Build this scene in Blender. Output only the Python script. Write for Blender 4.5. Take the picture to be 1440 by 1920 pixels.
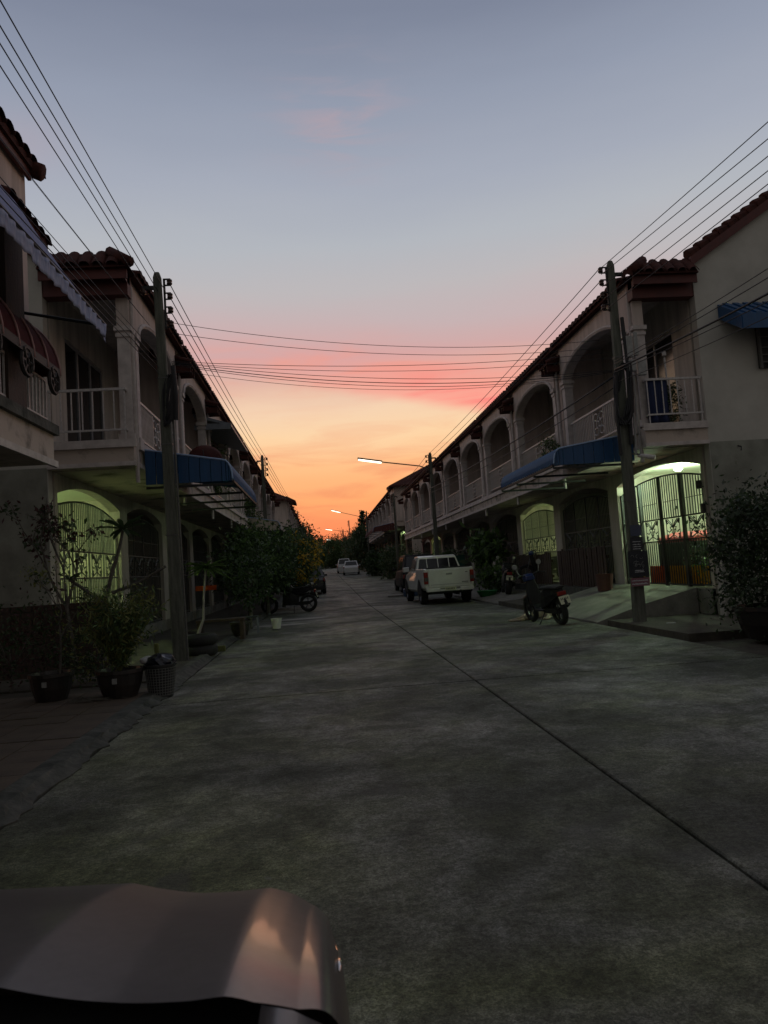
import bpy, bmesh, math, random
import numpy as np
from mathutils import Vector, Matrix
random.seed(7); RNG = np.random.default_rng(7)
S = bpy.context.scene
for o in list(bpy.data.objects): bpy.data.objects.remove(o)
COL = S.collection
R = math.radians; PI = math.pi

# ------------------------------------------------------------------ camera
EYE = 1.35
cd = bpy.data.cameras.new("camera"); cam = bpy.data.objects.new("camera", cd); COL.objects.link(cam)
cd.sensor_fit = 'VERTICAL'; cd.sensor_height = 36.0; cd.lens = 1400/1920*36
cd.clip_start = 0.05; cd.clip_end = 4000
cd.dof.use_dof = True; cd.dof.focus_distance = 14; cd.dof.aperture_fstop = 11
def cam_axes(r=0.06, vx=605, vy=1072, f=1400.0):
    Y = Vector((vx-720, -(vy-960), -f)).normalized()
    U = Vector((-math.sin(r), math.cos(r), 0)); Z = (U - Y*U.dot(Y)).normalized()
    X = Y.cross(Z); return X, Y, Z
_X, _Y, _Z = cam_axes()
cam.matrix_world = Matrix(((_X.x,_X.y,_X.z,0),(_Y.x,_Y.y,_Y.z,0),(_Z.x,_Z.y,_Z.z,EYE),(0,0,0,1)))
S.camera = cam
S.render.resolution_x = 768; S.render.resolution_y = 1024

# ------------------------------------------------------------------ sky (dusk)
def lin(c):
    return tuple(((v/255)/12.92 if v/255 <= .04045 else (((v/255)+.055)/1.055)**2.4) for v in c)
W = bpy.data.worlds.new("World"); S.world = W; W.use_nodes = True
nt = W.node_tree; nt.nodes.clear()
def N(t, **k):
    n = nt.nodes.new(t)
    for a, b in k.items(): setattr(n, a, b)
    return n
def M_(op, a, b=None, c=None, clamp=False):
    n = N('ShaderNodeMath', operation=op); n.use_clamp = clamp
    for i, v in enumerate((a, b, c)):
        if v is None: continue
        if isinstance(v, (int, float)): n.inputs[i].default_value = v
        else: nt.links.new(v, n.inputs[i])
    return n.outputs[0]
def mixc(f, a, b, bt='MIX'):
    n = N('ShaderNodeMix', data_type='RGBA', blend_type=bt)
    for i, v in ((0, f), (6, a), (7, b)):
        if isinstance(v, (int, float)): n.inputs[i].default_value = v
        elif isinstance(v, tuple): n.inputs[i].default_value = (*v, 1)
        else: nt.links.new(v, n.inputs[i])
    return n.outputs[2]
tc = N('ShaderNodeTexCoord'); sp = N('ShaderNodeSeparateXYZ'); nt.links.new(tc.outputs['Generated'], sp.inputs[0])
dx, dy, dz = sp.outputs
hor = M_('SQRT', M_('ADD', M_('MULTIPLY', dx, dx), M_('MULTIPLY', dy, dy)))
tanel = M_('DIVIDE', dz, M_('MAXIMUM', hor, .001))
elev = M_('ARCTANGENT', tanel)                      # radians
azi = M_('ARCTAN2', dx, dy)                         # 0 along the street
def ramp(fac, stops):
    r = N('ShaderNodeValToRGB'); nt.links.new(fac, r.inputs[0]); el = r.color_ramp.elements
    el[0].position = stops[0][0]; el[0].color = (*lin(stops[0][1]), 1)
    el[1].position = stops[-1][0]; el[1].color = (*lin(stops[-1][1]), 1)
    for p, c in stops[1:-1]:
        e = el.new(p); e.color = (*lin(c), 1)
    return r.outputs[0]
# slow warp of the bands
cm = N('ShaderNodeCombineXYZ'); nt.links.new(M_('MULTIPLY', azi, 2.2), cm.inputs[0]); nt.links.new(M_('MULTIPLY', elev, 11.0), cm.inputs[1])
ns = N('ShaderNodeTexNoise'); ns.inputs['Scale'].default_value = 1.6; ns.inputs['Detail'].default_value = 5; ns.inputs['Roughness'].default_value = .5
nt.links.new(cm.outputs[0], ns.inputs['Vector'])
warp = M_('MULTIPLY', M_('SUBTRACT', ns.outputs['Fac'], .5), .035)
f = M_('DIVIDE', M_('ADD', elev, warp), R(90))
D = 1/90
west = ramp(f, [(0, (222,90,64)), (1.0*D, (240,108,74)), (3.0*D, (252,142,94)), (5.5*D, (254,172,112)), (8*D, (254,193,137)),
                (10.2*D, (252,213,168)), (12.4*D, (244,210,178)), (14.2*D, (226,182,165)), (16.2*D, (207,170,168)), (18.5*D, (198,178,179)),
                (21*D, (189,184,186)), (24*D, (179,183,190)), (28*D, (165,171,185)), (33*D, (147,155,173)), (38*D, (125,133,153)), (50*D, (119,124,140)), (90*D, (122,124,132))])
east = ramp(f, [(0, (112,107,100)), (8*D, (117,113,108)), (30*D, (121,121,122)), (90*D, (122,124,132))])
wfac = N('ShaderNodeMapRange', interpolation_type='SMOOTHERSTEP'); nt.links.new(M_('DIVIDE', dy, M_('MAXIMUM', hor, .001)), wfac.inputs[0])
wfac.inputs[1].default_value = -.75; wfac.inputs[2].default_value = .80
# pink cloud sheet sloping down to the right, plus thin streaks
def gauss(u0, v0, su, sv, ang):
    a = M_('SUBTRACT', azi, u0); b = M_('SUBTRACT', elev, v0)
    ca, sa = math.cos(ang), math.sin(ang)
    p = M_('DIVIDE', M_('ADD', M_('MULTIPLY', a, ca), M_('MULTIPLY', b, sa)), su)
    q = M_('DIVIDE', M_('SUBTRACT', M_('MULTIPLY', b, ca), M_('MULTIPLY', a, sa)), sv)
    return M_('EXPONENT', M_('MULTIPLY', M_('ADD', M_('MULTIPLY', p, p), M_('MULTIPLY', q, q)), -1))
cm2 = N('ShaderNodeCombineXYZ'); nt.links.new(M_('MULTIPLY', azi, 5), cm2.inputs[0]); nt.links.new(M_('MULTIPLY', elev, 34), cm2.inputs[1])
n2 = N('ShaderNodeTexNoise'); n2.inputs['Scale'].default_value = 1.3; n2.inputs['Detail'].default_value = 7; n2.inputs['Roughness'].default_value = .55; n2.inputs['Distortion'].default_value = .6
nt.links.new(cm2.outputs[0], n2.inputs['Vector'])
st = N('ShaderNodeMapRange', interpolation_type='SMOOTHSTEP'); nt.links.new(n2.outputs['Fac'], st.inputs[0]); st.inputs[1].default_value = .42; st.inputs[2].default_value = .72
lowcut = N('ShaderNodeMapRange', interpolation_type='SMOOTHSTEP'); nt.links.new(M_('ADD', M_('ADD', elev, M_('MULTIPLY', azi, .21)), warp), lowcut.inputs[0]); lowcut.inputs[1].default_value = R(13.5); lowcut.inputs[2].default_value = R(14.5)
band = M_('MULTIPLY', M_('MULTIPLY', gauss(.25, R(12.3), .26, R(2.3), -.17), lowcut.outputs[0]), M_('ADD', .75, M_('MULTIPLY', st.outputs[0], .5)), clamp=True)
band2 = M_('MULTIPLY', gauss(-.02, R(15.2), .22, R(1.6), -.02), M_('MULTIPLY', st.outputs[0], .6), clamp=True)
strk = M_('MULTIPLY', gauss(.1, R(6.0), .5, R(4.5), 0), M_('MULTIPLY', st.outputs[0], .55), clamp=True)
puff = M_('MULTIPLY', gauss(.06, R(32.2), .08, R(3.0), 0), M_('MULTIPLY', st.outputs[0], .5), clamp=True)
puff2 = M_('MULTIPLY', gauss(-.35, R(29.5), .05, R(1.7), 0), .30, clamp=True)
c = mixc(band, west, lin((254,142,132)))
c = mixc(band2, c, lin((238,160,140)))
c = mixc(strk, c, lin((232,122,92)))
c = mixc(puff, c, lin((188,160,165)))
c = mixc(puff2, c, lin((178,158,168)))
# left of the glow the upper sky is a little bluer and darker
c = mixc(wfac.outputs[0], east, c)
bg = N('ShaderNodeBackground'); nt.links.new(c, bg.inputs[0]); bg.inputs[1].default_value = 1.0
sky = N('ShaderNodeTexSky', sky_type='NISHITA'); sky.sun_disc = False; sky.sun_elevation = R(0.5); sky.sun_rotation = R(3)
bg2 = N('ShaderNodeBackground'); nt.links.new(sky.outputs[0], bg2.inputs[0]); bg2.inputs[1].default_value = 0.004
ad = N('ShaderNodeAddShader'); wo = N('ShaderNodeOutputWorld')
nt.links.new(bg.outputs[0], ad.inputs[0]); nt.links.new(bg2.outputs[0], ad.inputs[1]); nt.links.new(ad.outputs[0], wo.inputs[0])
sl = bpy.data.lights.new("sun", 'SUN'); sl.energy = .05; sl.angle = R(12); sl.color = (1, .55, .35)
so = bpy.data.objects.new("sun", sl); COL.objects.link(so); so.rotation_euler = Vector((-.05, -1, -.06)).to_track_quat('-Z', 'Y').to_euler()
S.view_settings.view_transform = 'Standard'; S.view_settings.look = 'None'; S.view_settings.exposure = 0; S.view_settings.gamma = 1
S.view_settings.use_curve_mapping = False
S.render.engine = 'CYCLES'; S.cycles.max_bounces = 6

# ------------------------------------------------------------------ materials
MATS = {}
def mat(name, col, col2=None, scale=6, rough=.8, metal=0, bump=0, bscale=40, emit=0, streak=False, spec=.5, detail=6, lo=.35, hi=.68, coat=0, coord='Object', alpha=None):
    m = bpy.data.materials.new(name); m.use_nodes = True; t = m.node_tree; b = t.nodes['Principled BSDF']
    b.inputs['Roughness'].default_value = rough; b.inputs['Metallic'].default_value = metal
    b.inputs['Specular IOR Level'].default_value = spec; b.inputs['Coat Weight'].default_value = coat
    b.inputs['Base Color'].default_value = (*col, 1)
    tcn = t.nodes.new('ShaderNodeTexCoord')
    if col2:
        n = t.nodes.new('ShaderNodeTexNoise'); n.inputs['Scale'].default_value = scale; n.inputs['Detail'].default_value = detail
        n.inputs['Roughness'].default_value = .62
        src = tcn.outputs[coord]
        if coord == 'World':
            pass
        if streak:
            mp = t.nodes.new('ShaderNodeMapping'); mp.inputs['Scale'].default_value = (3, 3, .35); t.links.new(src, mp.inputs[0]); src = mp.outputs[0]
        t.links.new(src, n.inputs['Vector'])
        mr = t.nodes.new('ShaderNodeMapRange'); mr.inputs[1].default_value = lo; mr.inputs[2].default_value = hi
        t.links.new(n.outputs['Fac'], mr.inputs[0])
        mx = t.nodes.new('ShaderNodeMix'); mx.data_type = 'RGBA'; mx.inputs[6].default_value = (*col, 1); mx.inputs[7].default_value = (*col2, 1)
        t.links.new(mr.outputs[0], mx.inputs[0]); t.links.new(mx.outputs[2], b.inputs['Base Color'])
    if bump:
        n = t.nodes.new('ShaderNodeTexNoise'); n.inputs['Scale'].default_value = bscale; n.inputs['Detail'].default_value = 5
        t.links.new(tcn.outputs['Object'], n.inputs['Vector'])
        bp = t.nodes.new('ShaderNodeBump'); bp.inputs['Strength'].default_value = bump; bp.inputs['Distance'].default_value = .02
        t.links.new(n.outputs['Fac'], bp.inputs['Height']); t.links.new(bp.outputs[0], b.inputs['Normal'])
    if emit:
        b.inputs['Emission Color'].default_value = (*col, 1); b.inputs['Emission Strength'].default_value = emit
    MATS[name] = m
    return m
def concrete_mat():
    m = bpy.data.materials.new('road_concrete'); m.use_nodes = True; t = m.node_tree; b = t.nodes['Principled BSDF']
    g = t.nodes.new('ShaderNodeNewGeometry'); P = g.outputs['Position']
    def noise(sc, de, ro=.6, di=0, vec=None):
        n = t.nodes.new('ShaderNodeTexNoise'); n.inputs['Scale'].default_value = sc; n.inputs['Detail'].default_value = de
        n.inputs['Roughness'].default_value = ro; n.inputs['Distortion'].default_value = di; t.links.new(vec or P, n.inputs['Vector']); return n.outputs['Fac']
    def mr(x, a, c, d0=0, d1=1):
        n = t.nodes.new('ShaderNodeMapRange'); t.links.new(x, n.inputs[0])
        for i, v in ((1, a), (2, c), (3, d0), (4, d1)): n.inputs[i].default_value = v
        return n.outputs[0]
    def mx(f, a, c, bt='MIX'):
        n = t.nodes.new('ShaderNodeMix'); n.data_type = 'RGBA'; n.blend_type = bt
        for i, v in ((0, f), (6, a), (7, c)):
            if isinstance(v, float): n.inputs[i].default_value = v
            elif isinstance(v, tuple): n.inputs[i].default_value = (*v, 1)
            else: t.links.new(v, n.inputs[i])
        return n.outputs[2]
    big = mr(noise(.45, 5, .6, .5), .40, .60); med = mr(noise(1.9, 7, .7, .6), .40, .60); fine = mr(noise(34, 6, .85, .3), .42, .58); grit = mr(noise(110, 4, .8), .42, .58); mid2 = mr(noise(4.0, 8, .85, .3), .42, .58)
    c = mx(big, (.22, .225, .19), (.60, .595, .545))
    c = mx(med, mx(.65, c, (.09, .10, .065)), c)
    c = mx(mid2, mx(1.0, c, (.50, .53, .44), 'MULTIPLY'), c)
    c = mx(fine, mx(1.0, c, (.40, .41, .37), 'MULTIPLY'), c)
    c = mx(grit, mx(1.0, c, (.50, .50, .50), 'MULTIPLY'), c)
    moss = mr(noise(1.1, 5, .6), .48, .66, 0, .6)
    c = mx(mr(noise(1.1, 5, .6), .46, .62, 0, .5), c, mx(1.0, c, (.85, .95, .48), 'MULTIPLY'))
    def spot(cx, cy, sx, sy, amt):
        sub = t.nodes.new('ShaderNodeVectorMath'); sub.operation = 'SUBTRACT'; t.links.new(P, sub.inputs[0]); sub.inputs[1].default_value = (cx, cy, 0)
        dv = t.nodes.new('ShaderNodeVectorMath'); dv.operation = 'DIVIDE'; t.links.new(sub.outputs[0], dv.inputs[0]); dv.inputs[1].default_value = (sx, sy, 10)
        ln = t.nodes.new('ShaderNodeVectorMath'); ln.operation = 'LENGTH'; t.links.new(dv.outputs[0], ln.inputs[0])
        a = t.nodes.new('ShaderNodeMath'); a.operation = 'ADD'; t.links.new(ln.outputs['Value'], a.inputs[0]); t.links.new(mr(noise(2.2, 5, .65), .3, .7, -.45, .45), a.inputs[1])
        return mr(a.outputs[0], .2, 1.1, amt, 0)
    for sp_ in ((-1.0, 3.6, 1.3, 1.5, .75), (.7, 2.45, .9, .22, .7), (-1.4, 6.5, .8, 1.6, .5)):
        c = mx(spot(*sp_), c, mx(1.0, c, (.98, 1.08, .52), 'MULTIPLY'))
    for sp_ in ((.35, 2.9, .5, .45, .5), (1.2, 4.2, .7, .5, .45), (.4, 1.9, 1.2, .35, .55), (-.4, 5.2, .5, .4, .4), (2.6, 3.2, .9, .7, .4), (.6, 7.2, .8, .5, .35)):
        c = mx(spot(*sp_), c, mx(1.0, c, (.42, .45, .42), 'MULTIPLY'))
    # tyre-worn paler lane down the middle of the travelled way, stains at random
    st_ = mr(noise(.9, 3, .5, 1.2), .62, .70, 0, .55)
    c = mx(st_, c, (.07, .07, .06))
    pale = mr(noise(7, 2, .5), .70, .74, 0, .35)
    c = mx(pale, c, (.26, .26, .24))
    t.links.new(c, b.inputs['Base Color'])
    t.links.new(mr(big, 0, 1, .82, .66), b.inputs['Roughness'])
    h = t.nodes.new('ShaderNodeMath'); h.operation = 'ADD'; t.links.new(noise(60, 6, .75), h.inputs[0]); t.links.new(noise(9, 4, .6), h.inputs[1])
    bp = t.nodes.new('ShaderNodeBump'); bp.inputs['Strength'].default_value = .8; bp.inputs['Distance'].default_value = .022
    t.links.new(h.outputs[0], bp.inputs['Height']); t.links.new(bp.outputs[0], b.inputs['Normal'])
    MATS['road_concrete'] = m; return m
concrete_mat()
mat('kerb', (.10,.10,.085), (.03,.034,.026), 5, .9, bump=.8, bscale=14)
mat('soil', (.045,.04,.03), (.085,.075,.055), 3, .95, bump=.6, bscale=20)
mat('tile_brown', (.115,.085,.058), (.07,.053,.038), 3, .7, bump=.2)
mat('cream', (.56,.50,.43), (.33,.29,.25), 1.4, .85, bump=.15, streak=True)
mat('cream_up', (.62,.52,.47), (.42,.35,.31), 1.8, .85, bump=.12, streak=True)
mat('cream_lit', (.86,.88,.74), (.78,.80,.66), 1.2, .8)  # lighter copy of cream for lit carports, lamp brightness put into the colour
mat('grey_wall', (.54,.52,.47), (.34,.33,.29), .9, .88, bump=.15, lo=.40, hi=.80, detail=10)
mat('grey_wall_low', (.30,.31,.26), (.18,.18,.15), 2.2, .9, bump=.15)
mat('paint_rose', (.42,.26,.24), (.28,.18,.16), 1.6, .85, streak=True)
mat('paint_ochre', (.48,.40,.26), (.30,.25,.17), 1.6, .85, streak=True)
mat('paint_grey', (.42,.43,.42), (.27,.27,.26), 1.6, .85, streak=True)
mat('stained', (.50,.42,.36), (.13,.115,.095), 2.2, .9, bump=.3, lo=.50, hi=.70)
mat('trim', (.60,.54,.51), (.42,.37,.35), 6, .75)
mat('tile_roof', (.085,.030,.024), (.040,.018,.016), 9, .85, spec=.15, bump=.4, bscale=18)
mat('dark_red', (.11,.022,.018), (.07,.018,.016), 5, .6)
mat('white_metal', (.58,.55,.54), (.40,.37,.35), 25, .5, metal=.0)
mat('black_iron', (.012,.013,.012), (.022,.02,.018), 30, .6)
mat('grey_iron', (.12,.12,.11), (.07,.07,.065), 20, .55)
mat('glass', (.012,.014,.016), None, rough=.12, spec=.5)
mat('aluminium', (.33,.33,.34), (.24,.24,.25), 18, .4, metal=.3)
mat('dark_wood', (.060,.034,.022), (.028,.018,.013), 12, .7, bump=.3, streak=True)
mat('blue_sheet', (.008,.07,.19), (.007,.05,.14), 4, .45, streak=True)
mat('blue_edge', (.30,.42,.62), None, rough=.5)
mat('pole', (.14,.145,.115), (.06,.064,.05), 6, .9, bump=.35, bscale=30, streak=True)
mat('rubber', (.012,.012,.012), (.022,.022,.02), 20, .8)
mat('cable', (.012,.012,.014), None, rough=.6)
mat('insulator', (.05,.022,.016), None, rough=.25)
mat('leaf', (.050,.085,.030), (.026,.048,.017), 3, .6)
mat('leaf_dry', (.20,.21,.06), (.10,.12,.035), 4, .7)
mat('leaf_dark', (.028,.045,.018), (.016,.028,.011), 3, .6)
mat('leaf_light', (.11,.18,.05), (.06,.11,.03), 4, .55)
mat('leaf_red', (.07,.02,.02), (.035,.015,.012), 4, .6)
mat('flower', (.62,.42,.03), (.50,.26,.02), 8, .6)
mat('bark', (.13,.12,.10), (.05,.045,.035), 14, .9, bump=.4)
mat('pot_dark', (.02,.018,.018), (.035,.028,.024), 6, .35)
mat('pot_clay', (.12,.045,.04), (.08,.03,.028), 6, .7)
mat('plate', (.62,.62,.42), None, rough=.5)
mat('plate_white', (.72,.72,.66), None, rough=.5)
mat('ink', (.03,.03,.04), None, rough=.6)
mat('truck_white', (.76,.76,.70), (.66,.66,.60), 3, .32, coat=.5)
mat('car_white', (.66,.66,.66), None, rough=.3, coat=.6)
mat('car_black', (.012,.012,.016), None, rough=.22, coat=.8)
mat('bike_black', (.010,.010,.012), (.016,.016,.018), 12, rough=.45, spec=.25)
mat('tail_red', (.25,.02,.015), None, rough=.2, coat=.5)
mat('lens', (.10,.09,.085), None, rough=.2, coat=.5)
mat('rim', (.12,.12,.125), None, rough=.4, metal=.8)
mat('taupe_paint', (.125,.112,.108), (.11,.098,.094), 60, .38, metal=.5, coat=.30, detail=2); MATS['taupe_paint'].node_tree.nodes['Principled BSDF'].inputs['Coat Roughness'].default_value = .10
mat('chrome', (.75,.70,.66), None, rough=.12, metal=1)
mat('blue_paint', (.015,.03,.12), None, rough=.25, coat=.7)
mat('towel', (.02,.03,.09), (.014,.02,.06), 9, .9, streak=True)
mat('fabric_blue', (.16,.20,.38), (.26,.29,.44), 5, .9, streak=True)
mat('valance', (.42,.46,.60), (.22,.26,.42), 12, .9, streak=True)
mat('maroon_cloth', (.085,.016,.020), (.05,.012,.014), 6, .85, spec=.15)
mat('pink_edge', (.46,.28,.27), None, rough=.6)
mat('green_panel', (.010,.085,.055), (.008,.05,.035), 3, .6)
mat('green_basket', (.02,.22,.05), None, rough=.5)
mat('yellow_panel', (.55,.30,.02), (.35,.20,.02), 9, .5)
mat('orange_panel', (.60,.14,.02), (.42,.10,.02), 9, .5)
def translucent(n, w=.6):
    t = MATS[n].node_tree; b = t.nodes['Principled BSDF']; o = t.nodes['Material Output']; tr = t.nodes.new('ShaderNodeBsdfTranslucent'); mx = t.nodes.new('ShaderNodeMixShader'); mx.inputs[0].default_value = w
    if b.inputs['Base Color'].links: t.links.new(b.inputs['Base Color'].links[0].from_socket, tr.inputs[0])
    else: tr.inputs[0].default_value = b.inputs['Base Color'].default_value
    t.links.new(b.outputs[0], mx.inputs[1]); t.links.new(tr.outputs[0], mx.inputs[2]); t.links.new(mx.outputs[0], o.inputs[0])
for n_ in ('yellow_panel', 'orange_panel'): translucent(n_, .75)
for n_ in ('leaf', 'leaf_light', 'leaf_dry', 'leaf_red', 'flower'): translucent(n_, .3)
mat('red_roof', (.38,.05,.06), None, rough=.35)
mat('dark_box', (.03,.045,.035), (.02,.03,.024), 6, .6)
mat('poster_dark', (.012,.014,.02), (.03,.03,.035), 22, .5)
mat('poster_red', (.24,.08,.10), (.17,.10,.12), 60, .6)
mat('poster_blue', (.05,.06,.10), None, rough=.6)
mat('white_paper', (.5,.5,.5), None, rough=.7)
mat('grey_box', (.32,.32,.31), (.22,.22,.21), 12, .5)
mat('dog_fur', (.30,.22,.15), (.38,.33,.27), 5, .95, bump=.5, bscale=60)
mat('tube_light', (1, .86, .66), emit=3.2)
mat('bulb', (.75, 1, .85), emit=30)
mat('bin_black', (.02,.02,.022), None, rough=.5)
mat('bin_white', (.16,.16,.15), None, rough=.6)
mat('bag', (.015,.016,.026), None, rough=.3)
mat('blue_box', (.03,.06,.12), None, rough=.5)
mat('grey_sheet', (.20,.22,.25), (.14,.16,.18), 5, .5)
mat('apron', (.24,.23,.20), (.13,.125,.105), 2.2, .85, bump=.4, bscale=30)
mat('pale_grey', (.36,.34,.31), (.24,.22,.20), 5, .8, bump=.3)

# ------------------------------------------------------------------ mesh builder
class MB:
    def __init__(s, T=None): s.v = []; s.f = []; s.T = T
    def add(s, pts, faces):
        b = len(s.v)
        s.v += [tuple(s.T(*p)) if s.T else tuple(p) for p in pts]
        s.f += [tuple(b+i for i in f) for f in faces]; return s
    def hexa(s, p): return s.add(p, [(0,3,2,1),(4,5,6,7),(0,1,5,4),(1,2,6,5),(2,3,7,6),(3,0,4,7)])
    def box(s, x0, x1, y0, y1, z0, z1):
        return s.hexa([(x0,y0,z0),(x1,y0,z0),(x1,y1,z0),(x0,y1,z0),(x0,y0,z1),(x1,y0,z1),(x1,y1,z1),(x0,y1,z1)])
    def quad(s, a, b, c, d): return s.add([a,b,c,d], [(0,1,2,3)])
    def tube(s, pts, r, n=6, cap=True):
        pts = [Vector(p) for p in pts]; rs = r if isinstance(r, (list, tuple)) else [r]*len(pts)
        V = []; F = []
        for i, p in enumerate(pts):
            d = (pts[min(i+1, len(pts)-1)] - pts[max(i-1, 0)]).normalized()
            a = Vector((0,0,1)) if abs(d.z) < .9 else Vector((1,0,0))
            u = d.cross(a).normalized(); w = d.cross(u)
            for k in range(n):
                t = 2*PI*k/n + PI/n; V.append(tuple(p + (u*math.cos(t) + w*math.sin(t))*rs[i]))
        for i in range(len(pts)-1):
            for k in range(n):
                a = i*n+k; b = i*n+(k+1) % n; F.append((a, b, b+n, a+n))
        if cap: F.append(tuple(range(n-1,-1,-1))); F.append(tuple((len(pts)-1)*n+k for k in range(n)))
        return s.add(V, F)
    def bar(s, a, b, w, h=None):     # rectangular bar
        h = h or w; return s.tube([a, b], w*.7071, 4)
    def lathe(s, prof, n=16, c=(0,0,0), axis='z'):
        V = []; F = []
        for (r, z) in prof:
            for k in range(n):
                t = 2*PI*k/n; x, y = r*math.cos(t), r*math.sin(t)
                V.append((c[0]+x, c[1]+y, c[2]+z) if axis == 'z' else (c[0]+z, c[1]+x, c[2]+y) if axis == 'x' else (c[0]+x, c[1]+z, c[2]+y))
        for i in range(len(prof)-1):
            for k in range(n):
                a = i*n+k; b = i*n+(k+1) % n; F.append((a, b, b+n, a+n))
        return s.add(V, F)
    def loft(s, secs, cap=True, closed=True):
        n = len(secs[0]); V = [p for q in secs for p in q]; F = []
        for i in range(len(secs)-1):
            for k in range(n if closed else n-1):
                a = i*n+k; b = i*n+(k+1) % n; F.append((a, b, b+n, a+n))
        if cap and closed: F.append(tuple(range(n-1,-1,-1))); F.append(tuple((len(secs)-1)*n+k for k in range(n)))
        return s.add(V, F)
    def grid(s, fn, nu, nv):
        V = [fn(i/nu, j/nv) for i in range(nu+1) for j in range(nv+1)]
        F = [(i*(nv+1)+j, (i+1)*(nv+1)+j, (i+1)*(nv+1)+j+1, i*(nv+1)+j+1) for i in range(nu) for j in range(nv)]
        return s.add(V, F)
    def mesh(s, name, m, smooth=False):
        me = bpy.data.meshes.new(name); me.from_pydata(s.v, [], s.f); me.materials.append(MATS[m] if isinstance(m, str) else m)
        bm = bmesh.new(); bm.from_mesh(me); bmesh.ops.recalc_face_normals(bm, faces=bm.faces); bm.to_mesh(me); bm.free()
        if smooth: me.polygons.foreach_set('use_smooth', [True]*len(me.polygons))
        me.update(); return me
    def build(s, name, m, parent=None, loc=None, smooth=False, bevel=0):
        o = bpy.data.objects.new(name, s.mesh(name, m, smooth)); COL.objects.link(o)
        if parent: o.parent = parent
        if loc: o.location = loc
        if bevel:
            b = o.modifiers.new('bevel', 'BEVEL'); b.width = bevel; b.segments = 2; b.limit_method = 'ANGLE'; b.angle_limit = R(35)
        return o
def tag(o, label=None, cat=None, group=None, kind=None):
    if label: o['label'] = label
    if cat: o['category'] = cat
    if group: o['group'] = group
    if kind: o['kind'] = kind
    return o
def empty(name, loc, label, cat, group=None, rz=0):
    o = bpy.data.objects.new(name, None); COL.objects.link(o); o.location = loc; o.rotation_euler = (0,0,rz); o.empty_display_size = .2
    return tag(o, label, cat, group)
KIDS = {}
def kids(o): return [c for c in bpy.data.objects if c.parent == o]
def copy_tree(o, parent=None, km=None):
    if km is None:
        km = {}
        for c in bpy.data.objects:
            if c.parent: km.setdefault(c.parent.name, []).append(c)
    c = o.copy(); COL.objects.link(c)
    if parent: c.parent = parent
    for ch in km.get(o.name, []): copy_tree(ch, c, km)
    return c
def inst(o, parent, loc, rot=None, sc=None):
    c = o.copy(); COL.objects.link(c); c.parent = parent; c.location = loc
    if rot: c.rotation_euler = rot
    if sc: c.scale = sc
    return c
def gz(y): return 0 if y < 30 else (y-30)*.0167 if y < 150 else 2.0

# ------------------------------------------------------------------ ground and road
g = MB(); xs = [-400,-60,-20,-8,-2.1,5.5,12,30,80,400]; ys = [-60,-20,-8,0,10,20,30]+[30+i*10 for i in range(1,13)]+[200,300,500,900]
V = [(x, y, gz(y)-.07) for y in ys for x in xs]; nx = len(xs)
g.add(V, [(j*nx+i, j*nx+i+1, (j+1)*nx+i+1, (j+1)*nx+i) for j in range(len(ys)-1) for i in range(nx-1)])
tag(g.build('ground', 'soil'), 'dark soil and worn concrete ground under and beside the street', kind='structure')
road = bpy.data.objects.new('road', None); COL.objects.link(road); tag(road, 'grey mossy concrete street of jointed slabs', kind='structure')
def slab(x0, x1, y0, y1):
    m = MB(); n = max(1, int((y1-y0)/2))
    secs = []
    for i in range(n+1):
        y = y0+(y1-y0)*i/n; z = gz(y)
        secs.append([(x0, y, z-.12), (x1, y, z-.12), (x1, y, z-.008), (x1-.009, y, z), (x0+.009, y, z), (x0, y, z-.008)])
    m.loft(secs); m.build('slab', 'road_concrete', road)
yy = -12
cuts = [-12, -1.6, 8.55] + [8.55+10*i for i in range(1, 14)]
for a, b in zip(cuts[:-1], cuts[1:]):
    gp = .032 if a < 18 else .010
    gn = .032 if b < 12 else .010
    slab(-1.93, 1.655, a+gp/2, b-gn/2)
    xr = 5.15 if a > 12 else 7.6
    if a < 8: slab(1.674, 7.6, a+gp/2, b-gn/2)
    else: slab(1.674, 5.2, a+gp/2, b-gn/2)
# near right forecourt slab and left verge
# rough kerb, left
def kerb(y0, y1, x, w, h, jag, name='kerb'):
    m = MB(); secs = []; n = int((y1-y0)/.12)
    for i in range(n+1):
        y = y0+(y1-y0)*i/n; j = random.uniform(-jag, jag); j2 = random.uniform(-jag, jag); hz = random.uniform(-jag*.4, jag*.3)
        z = gz(y)
        secs.append([(x-w, y, z-.1), (x+j*1.2, y, z-.1), (x+j+.02, y, z+.012), (x-.05+j, y, z+h*.55+hz), (x-.09+j2*.5, y, z+h+hz), (x-w, y, z+h)])
    m.loft(secs); return m.build(name, 'kerb', None, smooth=False)
tag(kerb(1.2, 10.0, -1.93, .24, .065, .045), 'broken rough concrete kerb along the left side', kind='structure')
tag(kerb(10.0, 60.0, -1.95, .2, .09, .012), 'worn concrete kerb farther along the left side', kind='structure')
court = MB(); court.box(-9, -2.16, 1.2, 10.2, -.2, .045); court = court.build('forecourt', 'soil'); tag(court, 'brown tiled forecourt on the left in front of the plants', kind='structure')
tl = MB(); tl.box(-.194, .194, -.194, .194, 0, .02); t0 = None
for i in range(8):
    for j in range(19):
        loc = (-2.37-i*.4, 2.0+j*.4+.2, .043+random.uniform(-.003, .003))
        if t0 is None: t0 = tl.build('tile', 'tile_brown', court, loc); t0.rotation_euler = (0, 0, 0)
        else: inst(t0, court, loc, (random.uniform(-.006,.006), random.uniform(-.006,.006), 0))
m = MB(); m.box(-9, -2.1, 10.2, 60, -.2, .07); tag(m.build('pavement', 'soil'), 'earth verge in front of the left houses', kind='structure')
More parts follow.
